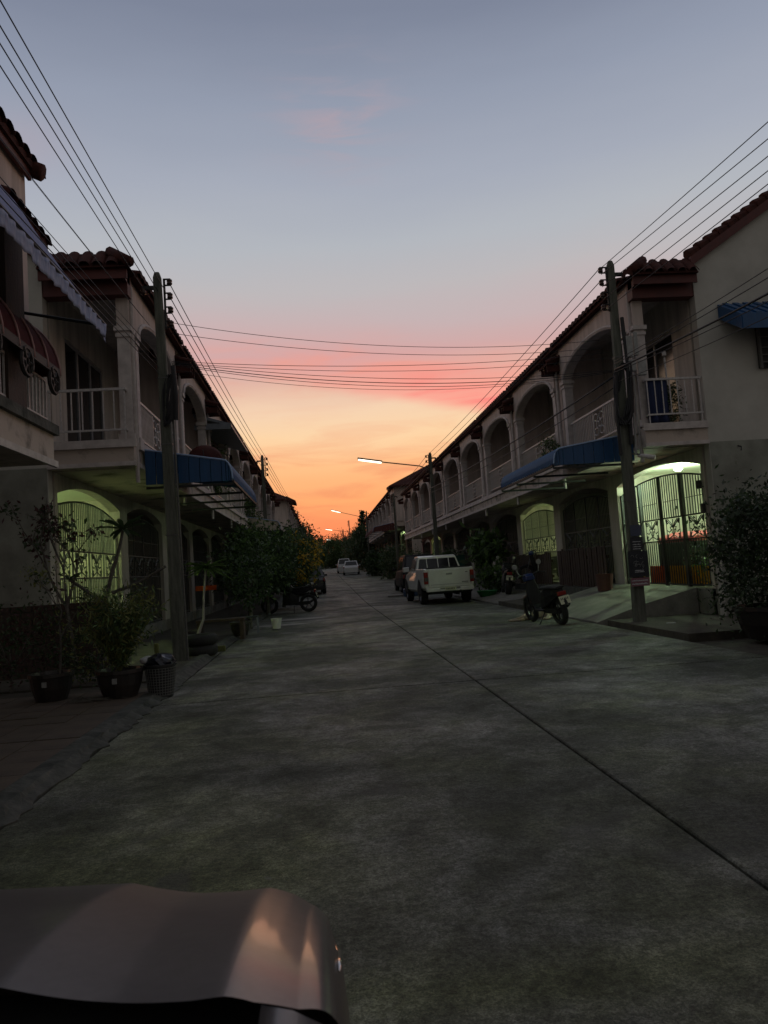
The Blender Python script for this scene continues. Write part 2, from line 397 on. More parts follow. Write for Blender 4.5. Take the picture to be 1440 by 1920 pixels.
# right side: sloping aprons
def apron(y0, y1, z0, z1, label, x0=5.22, x1=7.28, mt='apron'):
    m = MB(); n = 5
    m.loft([[(x0, y, -.15), (x1, y, -.15), (x1, y, z1), (x0+.9, y, z0+(z1-z0)*.50), (x0, y, z0)] for y in (y0, y1)])
    o = m.build('apron', mt, None, bevel=.012); tag(o, label, kind='structure')
apron(14.15, 18.9, .03, .57, 'steep pale concrete apron under the lit gate')
apron(22.3, 26.6, .05, .30, 'low concrete apron before the second wooden fence')
m = MB(); m.box(5.21, 7.28, 18.92, 22.28, -.15, .12); tag(m.build('pavement', 'soil'), 'dark recessed ground before the first wooden fence', kind='structure')
m = MB()
m.loft([[(5.21, y, gz(y)-.15), (7.28, y, gz(y)-.15), (7.28, y, gz(y)+.14), (5.21, y, gz(y)+.06)] for y in (26.65, 30, 40, 56)])
tag(m.build('pavement', 'apron'), 'concrete pavement along the right houses', kind='structure')
m = MB(); m.box(5.4, 14, 10.9, 14.1, -.15, .06); tag(m.build('pavement', 'soil'), 'dark earth patch by the right electricity pole', kind='structure')

# ------------------------------------------------------------------ terraced houses
def arch_z(x, x0, x1, spring, crown):
    t = (x-(x0+x1)/2)/((x1-x0)/2); t = max(-1, min(1, t))
    if crown-spring < .3: return spring+(crown-spring)*(1-t*t)      # flat segmental arch
    return spring+(crown-spring)*math.sqrt(max(0, 1-t*t))
def arch_wall(m, X0, X1, z0, z1, ax0, ax1, spring, crown, ya, yb, n=18):
    m.box(X0, ax0, ya, yb, z0, z1); m.box(ax1, X1, ya, yb, z0, z1)
    # spandrel
    xs = [ax0+(ax1-ax0)*(1-math.cos(PI*i/n))/2 for i in range(n+1)]
    for a, b in zip(xs[:-1], xs[1:]):
        za, zb = arch_z(a, ax0, ax1, spring, crown), arch_z(b, ax0, ax1, spring, crown)
        m.add([(a,ya,za),(b,ya,zb),(b,ya,z1),(a,ya,z1),(a,yb,za),(b,yb,zb),(b,yb,z1),(a,yb,z1)], [(0,1,2,3),(4,7,6,5),(0,4,5,1),(3,2,6,7)])
def archivolt(m, ax0, ax1, spring, crown, y, w=.09, n=22, d=.03):
    secs = []
    for i in range(n+1):
        a = PI - PI*i/n; cx = (ax0+ax1)/2; rx = (ax1-ax0)/2; rz = crown-spring
        p = (cx+rx*math.cos(a), spring+rz*math.sin(a)); q = (cx+(rx+w)*math.cos(a), spring+(rz+w)*math.sin(a))
        secs.append([(p[0], y, p[1]), (p[0], y+d, p[1]), ((p[0]+q[0])/2, y+d*1.8, (p[1]+q[1])/2), (q[0], y+d, q[1]), (q[0], y, q[1])])
    m.loft(secs, cap=True)
def scroll(m, cx, z0, z1, w, y, r=.009):
    h = z1-z0
    def c2(pts, rr=r): m.tube([(cx+a*w, y, z0+b*h) for a, b in pts], rr, 5)
    for s_ in (-1, 1):
        c2([(0,.55),(s_*.12,.78),(s_*.34,.98)]); c2([(0,.55),(s_*.28,.82),(s_*.46,.98)])
        c2([(s_*.46,.98),(s_*.44,.86),(s_*.40,.78)], r*2.2)
        c2([(0,.62),(s_*.22,.60),(s_*.16,.45),(s_*.30,.36),(s_*.42,.44)])
        c2([(s_*.10,.50),(s_*.10,.34),(0,.22)]); c2([(0,.22),(s_*.24,.10),(s_*.40,.02)])
        c2([(s_*.40,.26),(s_*.44,.16),(s_*.40,.06)], r*2.0)
    m.tube([(cx, y, z0+.02*h), (cx, y, z0+.98*h)], r*.8, 5)
def curl_panel(m, cx, z0, z1, w, y, r=.010):
    h = z1-z0
    for s_ in (-1, 1):
        for (ca, cb, ra, rb) in ((.26,.76,.20,.13), (.26,.26,.20,.13), (.12,.5,.12,.12)):
            m.tube([(cx+s_*(ca+ra*math.cos(t))*w, y, z0+(cb+rb*math.sin(t))*h) for t in [i*2*PI/10 for i in range(11)]], r, 5)
        m.tube([(cx+s_*.5*w, y, z0), (cx+s_*.5*w, y, z1)], r, 4)
def door_part(P, T, x0, x1, z0, z1, y, n=3, frame='aluminium'):
    f = MB(T)
    f.box(x0, x1, y, y+.05, z1-.06, z1); f.box(x0, x1, y, y+.05, z0, z0+.06)
    w = (x1-x0)/n
    for i in range(n+1): f.box(x0+i*w-.035, x0+i*w+.035, y+.002, y+.053, z0+.06, z1-.06)
    fo = f.build('sliding_door', frame, P)
    for i in range(n):
        q = MB(T); q.box(x0+i*w+.035, x0+(i+1)*w-.035, y+.015, y+.03, z0+.06, z1-.06); q.build('pane', 'glass', fo)
    return fo
def house(side, Xw, d0, W, label, group, lit=None, bars_single=False, near_end=False, z_up=0.0, back=True, far=False, far_end=False, gate_col='grey_iron', front_dark=False):
    """side +1: right of the street (front towards -X); -1: left.  local u along the street, o outward from the wall line, z"""
    T = (lambda u, o, z: (-o, u, z)) if side > 0 else (lambda u, o, z: (o, u, z))
    P = empty('terraced_house', (Xw, d0, z_up), label, 'house', group)
    fl = .55 if side > 0 else .35; bd = 1.2 if side > 0 else 1.35     # floor, balcony depth
    DB = -8.5
    # ground floor front with arch
    m = MB(T); arch_wall(m, 0, W, fl-.6, 3.245, .12 if near_end else .30, W-.30, 2.92, 3.15, -.2, 0)
    m.build('ground_floor_wall', 'cream', P, bevel=0)
    m = MB(T); m.box(-.08, .08, DB, 0-.2, fl-.6, 6.42); m.build('party_wall', 'cream_lit' if lit else 'cream', P)
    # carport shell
    m = MB(T); m.box(.08, W-.08, -3.6, -3.5, fl, 3.2); m.build('inner_wall', 'cream_lit' if lit else 'cream', P)
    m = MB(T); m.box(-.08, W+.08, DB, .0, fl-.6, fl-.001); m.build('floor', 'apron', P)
    m = MB(T); m.box(.08, W-.08, -3.5, -.2, 3.21, 3.243); m.build('ceiling', 'cream_lit' if lit else 'cream', P)
    if lit:
        m = MB(T)
        for i in range(int((W-.5)/.085)):
            u = .25+i*.085; m.box(u, u+.035, -3.5, -3.485, fl+.02, 2.6)
        m.build('shutter', 'cream_lit', P)
    # balcony slab
    m = MB(T); m.box(0, W, -.2, bd, 3.25, 3.62); m.build('balcony_slab', 'stained', P)
    m = MB(T); m.box(0, W, bd+.002, bd+.05, 3.55, 3.68); m.box(0, W, bd+.002, bd+.035, 3.25, 3.32); m.box(0, W, .0, bd, 3.622, 3.66); m.build('moulding', 'trim', P)
    # upper wall with door opening
    dz1 = 5.75; a, b = .75, W-1.15
    m = MB(T); m.box(0, a, -.2, 0, 3.62, 6.75); m.box(b, W, -.2, 0, 3.62, 6.75); m.box(a, b, -.2, 0, dz1, 6.75); m.build('upper_wall', 'cream', P)
    m = MB(T); m.box(a+.05, b-.05, -1.5, -1.45, 3.66, 5.8); m.build('curtain', 'grey_wall', P)
    door_part(P, T, a, b, 3.66, dz1, -.08, 3)
    # columns and arch
    c0, c1 = .50, W-.50
    yA = bd-.24
    if not (near_end and side > 0 and False):
        for cu in ((.0 if near_end else None), c0-.11, c1+.11):
            if cu is None: continue
            m = MB(T); m.box(cu-.10, cu+.10, yA, bd-.04, 3.665, 5.52)
            m.box(cu-.14, cu+.14, yA-.04, bd, 5.52, 5.60); m.box(cu-.12, cu+.12, yA-.02, bd-.02, 5.42, 5.48)
            m.box(cu-.13, cu+.13, yA-.03, bd-.01, 3.665, 3.80)
            m.build('column', 'trim', P)
    m = MB(T); arch_wall(m, -.10 if near_end else c0-.24, c1+.24, 5.60, 6.52, c0, c1, 5.56, 6.05, yA, bd-.04); m.build('arch', 'cream_up', P)
    m = MB(T); archivolt(m, c0, c1, 5.56, 6.05, bd-.04); m.build('arch_moulding', 'trim', P, smooth=False)
    if not near_end: m = MB(T); m.box(-.07, .07, -.0, bd-.10, 3.662, 6.45); m.build('partition', 'cream_up', P)
    m = MB(T); m.tube([(.0, bd-.02, 3.0), (.0, bd-.02, 6.3)], .035, 8); m.build('downpipe', 'trim', P)
    m = MB(T); m.box(0, W, -.0, bd-.04, 6.46, 6.515); m.build('balcony_soffit', 'cream', P)
    # railing
    rm = 'white_metal'; ry = bd-.13
    m = MB(T)
    for (r0, r1) in ((c0, c1), (.09, c0-.22), (c1+.22, W-.09)):
        m.box(r0, r1, ry-.02, ry+.02, 4.50, 4.54); m.box(r0, r1, ry-.015, ry+.015, 3.84, 3.87)
    ro = m.build('railing', rm, P)
    mid = (c0+c1)/2; hw = .30
    us = []
    u = c0+.10
    while u < c1-.05:
        if abs(u-mid) > hw+.03: us.append(u)
        u += .105
    for (r0, r1) in ((.09, c0-.22), (c1+.22, W-.09)): us += [(r0+r1)/2]
    if bars_single:
        bm_ = MB(T); bm_.box(-.009, .009, ry-.009, ry+.009, 3.87, 4.50); b0 = bm_.build('baluster', rm, ro); b0.location = (0, us[0], 0)
        for u in us[1:]: inst(b0, ro, (0, u, 0))
    else:
        m = MB(T)
        for u in us: m.box(u-.009, u+.009, ry-.009, ry+.009, 3.87, 4.50)
        tag(m.build('balusters', rm, ro), kind='stuff')
    m = MB(T); curl_panel(m, mid, 3.87, 4.50, hw*2, ry, .013); m.build('ornament', rm, ro)
    # roof: gentle over the balcony, steeper behind
    e = bd+.10
    e0 = .34; e1 = W-.34
    m = MB(T)
    prof = [(e, 6.55), (0, 6.80), (-2.6, 8.55), (-5.2, 6.80), (DB-.3, 6.4)]
    def strip(u0, u1):
        for (p, q) in zip(prof[:-1], prof[1:]):
            m.hexa([(u0,p[0],p[1]-.10),(u1,p[0],p[1]-.10),(u1,q[0],q[1]-.10),(u0,q[0],q[1]-.10),(u0,p[0],p[1]),(u1,p[0],p[1]),(u1,q[0],q[1]),(u0,q[0],q[1])])
    strip(0, W); rf = m.build('roof', 'tile_roof', P)
    
    if not far:
        # barrel tiles: one row at the eave as pieces, then the courses behind
        tm = MB(T); nseg = 6; L = .42; rr = .105
        sec = lambda yy_, zz_, r_: [(r_*math.cos(PI*k/nseg), yy_, zz_+r_*.8*math.sin(PI*k/nseg)) for k in range(nseg+1)]
        tm.loft([sec(e+.05, 6.53, rr), sec(e+.05-L, 6.60, rr*.9)], closed=False, cap=False)
        tm.add([*sec(e+.05, 6.53, rr), (0, e+.05, 6.50)], [tuple(range(nseg+2))])
        n = int(W/.235); t0 = tm.build('eave_tile', 'tile_roof', rf); t0.location = (0, .12, 0)
        for k in range(1, n): inst(t0, rf, (0, .12+k*(W-.2)/n, 0))
        m = MB(T)
        for k in range(n):
            u = .12+k*(W-.2)/n
            for c in range(3):
                o_ = e-.30-c*.36
                zc = lambda o: 6.55+(e-o)/e*.25
                s2 = lambda yy_, zz_, r_: [(u+r_*math.cos(PI*k2/5), yy_, zz_+r_*.8*math.sin(PI*k2/5)) for k2 in range(6)]
                m.loft([s2(o_, zc(o_)+.02, rr), s2(o_-.40, zc(o_-.40), rr*.9)], closed=False, cap=False)
        tag(m.build('roof_tiles', 'tile_roof', rf), kind='stuff')
    # small tiled hood at the far party wall
    if True:
        uc = W
        m = MB(T)
        m.hexa([(uc-.26,.75,6.30),(uc+.26,.75,6.30),(uc+.33,e+.2,6.06),(uc-.33,e+.2,6.06),(uc-.26,.75,6.38),(uc+.26,.75,6.38),(uc+.33,e+.2,6.13),(uc-.33,e+.2,6.13)])
        for k in range(4):
            u = uc-.27+k*.18
            s2 = lambda yy_, zz_, r_: [(u+r_*math.cos(PI*k2/5), yy_, zz_+r_*.9*math.sin(PI*k2/5)) for k2 in range(6)]
            m.loft([s2(e+.24, 6.10, .09), s2(.75, 6.38, .075)], closed=False)
        for k in range(3): m.box(uc-.27+k*.24, uc-.22+k*.24, .95, e+.18, 5.90, 6.06)
        m.build('tiled_hood', 'tile_roof', P)
    # gate in the ground-floor arch
    gx0, gx1 = (.15 if near_end else .33), W-.33
    yg = -.10
    g = MB(T)
    nn = 14
    pts = [(gx0+(gx1-gx0)*i/nn, yg, arch_z(gx0+(gx1-gx0)*i/nn, gx0-.05, gx1+.05, 2.70, 2.92)) for i in range(nn+1)]
    g.tube(pts, .018, 5)
    for z in (2.0, 1.52, fl+.05): g.box(gx0, gx1, yg-.015, yg+.015, z-.014, z+.014)
    npost = 5
    pw = .032 if gate_col == 'black_iron' and side > 0 else .013
    for i in range(npost):
        u = gx0+(gx1-gx0)*i/(npost-1); g.box(u-pw, u+pw, yg-pw, yg+pw, fl, arch_z(u, gx0-.05, gx1+.05, 2.70, 2.92))
    go = g.build('gate', gate_col, P)
    us = [gx0+.07+i*.105 for i in range(int((gx1-gx0-.1)/.105))]
    us = [u for u in us if min(abs(u-(gx0+(gx1-gx0)*i/(npost-1))) for i in range(npost)) > .045]
    if bars_single and lit:
        for u in us:
            m = MB(T); m.box(-.009, .009, -.009, .009, 2.0, arch_z(u, gx0-.05, gx1+.05, 2.70, 2.92)); o = m.build('gate_bar', gate_col, go, T(u, yg, 0))
            m = MB(T); m.box(-.009, .009, -.009, .009, fl+.05, 1.52); o = m.build('gate_bar', gate_col, go, T(u, yg, 0))
    else:
        m = MB(T)
        for u in us:
            m.box(u-.007, u+.007, yg-.007, yg+.007, 2.0, arch_z(u, gx0-.05, gx1+.05, 2.70, 2.92)); m.box(u-.007, u+.007, yg-.007, yg+.007, fl+.05, 1.52)
        tag(m.build('gate_bars', gate_col, go), kind='stuff')
    for i in range(npost-1):
        cu = gx0+(gx1-gx0)*(i+.5)/(npost-1)
        m = MB(T); scroll(m, cu, 1.54, 1.98, .62, yg, .011)
        m.box(cu-.30, cu-.29, yg-.006, yg+.006, 1.53, 1.99); m.box(cu+.29, cu+.30, yg-.006, yg+.006, 1.53, 1.99)
        m.box(cu-.36, cu+.36, yg-.006, yg+.006, 2.35, 2.362)
        m.build('scroll', gate_col, go)
    if lit:
        Lz = 3.12
        bm_ = MB(T); bm_.lathe([(0.0,-.05),(.06,-.05),(.09,-.02),(.09,.02)], 12, (W*lit.get('u', .35), lit.get('o', -1.3), Lz)); bm_.build('ceiling_lamp', 'bulb', P)
        ld = bpy.data.lights.new('ceiling_light', 'POINT'); ld.energy = lit['e']; ld.color = lit['c']; ld.shadow_soft_size = .06
        lo_ = bpy.data.objects.new('ceiling_light', ld); COL.objects.link(lo_); lo_.parent = P; lo_.location = T(W*lit.get('u', .35), lit.get('o', -1.3), Lz-.12)
    if near_end or far_end:
        # blank end wall with gable, end hip over the balcony side
        ue = 0 if near_end else W; s_ = -1 if near_end else 1
        ua, ub = (ue-.28, ue-.082) if near_end else (ue+.082, ue+.28)
        if near_end: ua, ub = -.28, -.082
        m = MB(T)
        sec = [(.0, fl-.7), (.0, 6.72), (-2.6, 8.45), (-5.2, 6.70), (DB, 6.3), (DB, fl-.7)]
        m.loft([[(uu, a_, b_) for a_, b_ in sec] for uu in (ua, ub)])
        m.build('end_wall', 'grey_wall', P)
        m = MB(T); m.box(ua-.004, ua, DB+.01, -.01, fl-.69, 3.28); m.build('lower_paint', 'grey_wall_low', P)
        m = MB(T); m.box(ua, ub, .002, bd+.0, 3.25, 3.62); m.build('slab_end', 'stained', P)
        m = MB(T); m.box(ua-.05, ua-.002, .0, bd+.05, 3.55, 3.68); m.box(ua-.035, ua-.002, 0, bd+.03, 3.25, 3.32); m.build('moulding', 'trim', P)
        # hip skirt
        m = MB(T)
        m.hexa([(ua-.24,.0,6.44),(ub,0,6.44),(ub,e,6.44),(ua-.24,e,6.44),(ua+.02,0,6.80),(ub+.4,0,6.80),(ub+.4,e-.36,6.76),(ua+.02,e-.36,6.76)])
        hp = m.build('hip_roof', 'tile_roof', P)
        for k in range(7):
            o_ = .10+k*.215
            tm = MB(T); s2 = lambda uu, zz, r_: [(uu, o_+r_*math.cos(PI*k2/6), zz+r_*.8*math.sin(PI*k2/6)) for k2 in range(7)]
            zt = 6.78-(0 if o_ < e-.36 else (o_-(e-.36))*.9); ut = ua+.02-(0 if o_ < e-.36 else (o_-(e-.36))*.7)
            tm.loft([s2(ua-.28, 6.45, .10), s2(ut, zt-.03, .095)], closed=False); tm.build('eave_tile', 'tile_roof', hp)
        tm = MB(T); tm.tube([(ua-.26,e+.02,6.50),(ua+.02,e-.36,6.80)], [.09,.09], 8); tm.build('ridge_tile', 'tile_roof', hp, smooth=True)
        m = MB(T); m.box(ua-.16, ua-.12, 0, e-.06, 6.28, 6.438); m.box(ua-.118, ub, e-.14, e-.1, 6.28, 6.438); m.build('fascia_board', 'dark_red', hp)
        m = MB(T); m.box(ua+.02, ub+.06, .002, bd+.0, 6.08, 6.44); m.build('end_beam', 'dark_red', P)
        # verge tiles up the gable
        vg = MB(T)
        for k in range(13):
            f0, f1 = k/13, (k+1.15)/13
            a0 = (0.05-2.65*f0, 6.86+1.75*f0); a1 = (0.05-2.65*f1, 6.86+1.75*f1-.04)
            vg.tube([(ua+.02, a0[0], a0[1]), (ua+.02, a1[0], a1[1])], [.125, .10], 8)
        vg.build('verge_tiles', 'tile_roof', P)
        m = MB(T); m.hexa([(ua-.10, .05, 6.62), (ua-.002, .05, 6.62), (ua-.002, -2.6, 8.36), (ua-.10, -2.6, 8.36), (ua-.10, .05, 6.80), (ua-.002, .05, 6.80), (ua-.002, -2.6, 8.54), (ua-.10, -2.6, 8.54)]); m.build('verge_board', 'dark_red', P)
        # side railing
        m = MB(T); rm_ = 'white_metal'
        m.box(ua+.03, ua+.07, .02, bd-.1, 4.50, 4.54); m.box(ua+.035, ua+.065, .02, bd-.1, 3.84, 3.87)
        sr = m.build('side_railing', rm_, P)
        for k in range(8):
            o_ = .05+k*(bd-.18)/7
            m = MB(T); m.box(ua+.041, ua+.059, o_-.009, o_+.009, 3.66 if k in (0, 7) else 3.87, 4.5); m.build('baluster', rm_, sr)
        m = MB(T); m.box(ua+.04, .5, ry-.02, ry+.02, 4.50, 4.54); m.box(ua+.04, .5, ry-.015, ry+.015, 3.84, 3.87)
        m.build('railing', rm_, P)
    if far_end and not near_end: pass
    return P

GREEN = (.62, 1, .48)
WR, WL = 4.5, 4.2
R0, L0 = 13.5, 12.45
GR = 'two-storey terraced houses down the right side'; GL = 'two-storey terraced houses down the left side'
hr0 = house(1, 7.3, R0, WR, 'cream terraced house at the near right end, brightly lit green carport behind an iron gate', GR, lit=dict(e=150, c=(.70,1,.63), u=.54, o=-.72), bars_single=True, near_end=True, gate_col='black_iron')
hl0 = house(-1, -4.25, L0, WL, 'cream terraced house at the near left end, dim green carport behind an arched gate', GL, lit=dict(e=75, c=(.76,1,.45), u=.3, o=-2.2), bars_single=True, near_end=True, gate_col='grey_iron')
hr1 = house(1, 7.3, R0+WR, WR, 'dark terraced house beside the lit one, behind the first brown board fence', GR, bars_single=True)
hr2 = house(1, 7.3, R0+2*WR, WR, 'terraced house with a yellow-green lit gate behind the second board fence', GR, lit=dict(e=42, c=(.80,1,.48), u=.4, o=-2.2), bars_single=True)
def place(proto, X, d, z, label):
    c = copy_tree(proto); c.location = (X, d, z); c['label'] = label
    tint = random.choice((None, 'paint_rose', 'paint_ochre', 'paint_grey', None))
    for ch in c.children:
        n_ = ch.name.split('.')[0]
        if tint and n_ in ('upper_wall', 'ground_floor_wall'): ch.material_slots[0].link = 'OBJECT'; ch.material_slots[0].material = MATS[tint]
        if n_ == 'curtain': ch.material_slots[0].link = 'OBJECT'; ch.material_slots[0].material = MATS[random.choice(('grey_wall', 'paint_rose', 'dark_wood', 'grey_sheet'))]
    return c
ordn = ['first', 'second', 'third', 'fourth', 'fifth', 'sixth', 'seventh', 'eighth', 'ninth', 'tenth']
for i in (3, 4): place(hr1, 7.3, R0+i*WR, 0, 'right-row terraced house, %s along from the blue awning, with arched balcony' % ordn[i-1])
hrf = house(1, 7.3, R0+5*WR, WR, 'right-row terraced house just before the second lamp pole, with arched balcony', GR)
for i in (6, 8): place(hrf, 7.3, R0+i*WR, 0, {6: 'right-row terraced house directly behind the street-lamp pole above the pickup', 8: 'last house of the near right row, its balcony ending against the dusk sky'}[i])
place(hr2, 7.3, R0+7*WR, 0, 'right-row terraced house with its lit ceiling seen just above the pickup cab')
hl1 = house(-1, -4.25, L0+WL, WL, 'left-row terraced house behind the leaning electricity pole and blue awning', GL, bars_single=True)
place(hl1, -4.25, L0+2*WL, 0, 'left-row terraced house with leafy plants hanging in its balcony arch')
place(hl1, -4.25, L0+3*WL, 0, 'left-row terraced house under the grey sheet canopy at its eave')
hlf = house(-1, -4.25, L0+4*WL, WL, 'left-row terraced house just past the grey eave canopy', GL)
for i in range(5, 9): place(hlf, -4.25, L0+i*WL, 0, 'left-row terraced house, %s one past the grey eave canopy' % ordn[i-4])
# far rows, raised with the ground
def hip_end(side, Xe, y0, z, label_parent):
    T = (lambda u, o, zz: (-o, u, zz)) if side > 0 else (lambda u, o, zz: (o, u, zz))
    m = MB(T)
    m.add([(-.6,1.6,6.5),(-.6,-6.5,6.5),(2.2,-2.6,8.62),(2.2,1.6,6.62),(-.6,1.6,6.36),(-.6,-6.5,6.36),(2.2,-2.6,8.4),(2.2,1.6,6.4)],
          [(0,1,2),(0,2,3),(4,6,5),(4,7,6),(0,4,5,1),(0,3,7,4),(1,5,6,2)])
    m.build('hip_roof', 'tile_roof', label_parent)
    m = MB(T); m.box(-.15, -.0, -8, .0, -1.5, 6.5); m.build('end_wall', 'cream', label_parent)
hrb = house(1, 7.3, 59.5, WR, 'first house of the far right row, dark hipped red roof end towards the viewer', 'terraced houses of the far right row', z_up=1.35)
hip_end(1, 7.3, 59.5, 1.35, hrb)
hrb2 = house(1, 7.3, 59.5+WR, WR, 'far right-row terraced house just behind the hipped roof end', 'terraced houses of the far right row', z_up=1.35, far=True)
for i in range(2, 9): place(hrb2, 7.3, 59.5+i*WR, 1.35+.0*i, 'far right-row terraced house, %s after the hipped end house' % ordn[i-1])
hlb = house(-1, -4.0, 66.5, WL, 'first house of the far left row with a dark hipped roof end jutting out', 'terraced houses of the far left row', z_up=1.45)
hip_end(-1, -4.0, 66.5, 1.45, hlb)
m = MB(lambda u, o, z: (o, u, z)); m.hexa([(-.7,1.2,6.3),(2.6,1.2,6.3),(2.6,2.0,6.1),(-.7,2.0,6.1),(-.7,1.2,6.75),(2.6,1.2,6.75),(2.6,2.0,6.3),(-.7,2.0,6.3)]); m.build('eave_hood', 'tile_roof', hlb)
hlb2 = house(-1, -4.0, 66.5+WL, WL, 'far left-row terraced house just behind the jutting roof end', 'terraced houses of the far left row', z_up=1.45, far=True)
for i in range(2, 9): place(hlb2, -4.0, 66.5+i*WL, 1.45, 'far left-row terraced house, %s after the jutting roof end' % ordn[i-1])
# lit far right house porch
def lamp(name, loc, e, c, parent):
    ld = bpy.data.lights.new(name, 'POINT'); ld.energy = e; ld.color = c; ld.shadow_soft_size = .05
    o = bpy.data.objects.new(name, ld); COL.objects.link(o); o.parent = parent; o.location = loc
lamp('porch_light', (.9, 4.2, 2.8), 60, GREEN, hrb2)
# end-wall pieces on the near right house
T = lambda u, o, z: (-o, u, z)
m = MB(); m.box(.87, 1.77, -.34, -.285, 4.62, 5.50); wn = m.build('window', 'black_iron', hr0, (.25, 0, 0))
m = MB(); 
for z in (4.72, 4.86, 5.0, 5.2, 5.38): m.box(.89, 1.75, -.40, -.385, z-.008, z+.008)
m.box(.85, .89, -.41, -.35, 4.60, 5.52); m.box(1.75, 1.79, -.41, -.35, 4.60, 5.52); m.box(1.31, 1.34, -.41, -.35, 4.62, 5.5); m.build('window_grille', 'grey_iron', wn)
for (x_, z_) in ((.55, 3.18), (1.6, 4.2), (1.25, 4.72), (2.3, 4.74)):
    m = MB(); m.tube([(x_,-.29,z_),(x_+.02,-.36,z_-.03),(x_,-.38,z_-.10)], .014, 6); m.build('wall_hook', 'black_iron', hr0)
# blue awning above the end window
aw = empty('window_awning', (7.3, 13.2, 0), 'small blue corrugated awning over the barred window on the right end wall', 'awning')
m = MB()
for k in range(16):
    x = .42+k*.1; q = .03*(k % 2)
    m.hexa([(x,0,5.86),(x+.1,0,5.86),(x+.1,-.72,5.44),(x,-.72,5.44),(x,0,5.88+q),(x+.1,0,5.88+q),(x+.1,-.72,5.46+q),(x,-.72,5.46+q)])
m.build('sheet', 'blue_sheet', aw)
m = MB(); m.hexa([(.42,0,5.60),(.44,0,5.60),(.44,-.72,5.18),(.42,-.72,5.18),(.42,0,5.86),(.44,0,5.86),(.44,-.72,5.44),(.42,-.72,5.44)]); m.box(.44,2.0,-.735,-.72,5.18,5.45); m.build('valance', 'blue_sheet', aw)

# ---- left front house (nearest, upper storey only partly in frame)
nl = empty('terraced_house', (-3.2, 9.4, 0), 'nearest house at the far left edge with striped maroon awning and stained balcony', 'house')
Tn = lambda u, o, z: (o, u, z)      # u along street from 9.4 backwards (negative)
m = MB(Tn); m.box(-8, 0, -2.2, 0, 2.88, 3.24); m.build('balcony_slab', 'stained', nl)
m = MB(Tn); m.box(-8, .04, -2.2, .06, 3.24, 3.36); m.build('slab_cap', 'kerb', nl)
m = MB(Tn); m.box(-8, .03, .002, .04, 2.84, 2.92); m.build('moulding', 'trim', nl)
m = MB(Tn); m.box(-8, -.35, -2.4, -2.2, -.2, 6.7); m.box(-.25, 0, -6, -2.2, 2.88, 6.6); m.build('upper_wall', 'grey_wall', nl)
m = MB(Tn); m.box(-8, -.12, -.42, -.20, 5.75, 6.50); m.box(-.40, -.12, -.42, -.20, 3.36, 5.75); m.build('upper_beam', 'cream_up', nl)
m = MB(Tn); m.box(-1.25, -.75, -.20, -.02, 3.36, 5.45); m.build('pier', 'dark_wood', nl)
m = MB(Tn); m.hexa([(-8,-.08,6.56),(-.05,-.08,6.56),(-.05,-2.6,7.5),(-8,-2.6,7.5),(-8,-.08,6.66),(-.05,-.08,6.66),(-.05,-2.6,7.62),(-8,-2.6,7.62)]); nr = m.build('roof', 'tile_roof', nl)
m = MB(Tn); m.box(-8, -.12, -.16, -.12, 6.44, 6.56); m.build('fascia_board', 'dark_red', nr)
for k in range(22):
    tm = MB(Tn); u = .02-k*.24
    s2 = lambda oo, zz, r_: [(u+r_*math.cos(PI*k2/6), oo, zz+r_*.9*math.sin(PI*k2/6)) for k2 in range(7)]
    tm.loft([s2(-.03, 6.60, .12), s2(-.7, 6.86, .10)], closed=False); tm.build('eave_tile', 'tile_roof', nr)
m = MB(Tn); m.tube([(-.07, -.01, 6.57), (-.05, -.7, 6.88)], [.11, .10], 10); m.build('verge_tile', 'tile_roof', nr, smooth=True)
# second small hood of shaggy tiles
m = MB(Tn)
m.hexa([(-.85,-.55,5.84),(.38,-.55,5.84),(.38,-.12,5.78),(-.85,-.12,5.78),(-.85,-.55,6.12),(.38,-.55,6.06),(.38,-.14,5.90),(-.85,-.14,5.94)])
for k in range(6):
    u = -.78+k*.22; s2 = lambda oo, zz, r_: [(u+r_*math.cos(PI*k2/6), oo, zz+r_*.9*math.sin(PI*k2/6)) for k2 in range(7)]
    m.loft([s2(-.08, 5.88-k*.008, .11), s2(-.55, 6.08-k*.008, .10)], closed=False)
m.build('tiled_hood', 'tile_roof', nl)
m = MB(Tn); m.box(-8, -.02, -.08, -.05, 3.90, 3.93); m.box(-8, -.02, -.08, -.05, 3.42, 3.45); nrl = m.build('railing', 'white_metal', nl)
for k in range(16):
    m = MB(Tn); m.box(-.05-k*.11, -.03-k*.11, -.075, -.055, 3.45, 3.90); m.build('baluster', 'white_metal', nrl)
m = MB(Tn); m.box(-8, -1.2, -2.4, -2.2, -.1, 2.9); m.build('ground_floor_wall', 'grey_wall', nl)

# maroon barrel awning with pierced rosettes
ma = empty('barrel_awning', (-3.12, 9.4, 0), 'curved maroon awning with pink ribs and round cut rosettes above the left balcony', 'awning')
def barrel(u0, u1, o0, o1, z0, z1, fl_=1):
    m = MB(Tn); n = 10; sec = lambda u: [(u, o0+(o1-o0)*math.sin(PI/2*i/n), z0+(z1-z0)*math.cos(PI/2*i/n)) for i in range(n+1)]
    m.loft([sec(u0), sec(u1)], closed=False); return m
ribs = [0, -.42, -.84, -1.26, -1.68, -2.10, -2.52, -2.94]
for a, b in zip(ribs[:-1], ribs[1:]):
    m = barrel(a, b, -.62, .02, 3.98, 4.72)
    m.build('canopy', 'maroon_cloth', ma, smooth=True)
for a in ribs:
    m = MB(Tn); m.tube([(a, -.62+.65*math.sin(PI/2*i/10), 3.98+.75*math.cos(PI/2*i/10)) for i in range(11)], .014, 5); m.build('rib', 'pink_edge', ma, smooth=True)
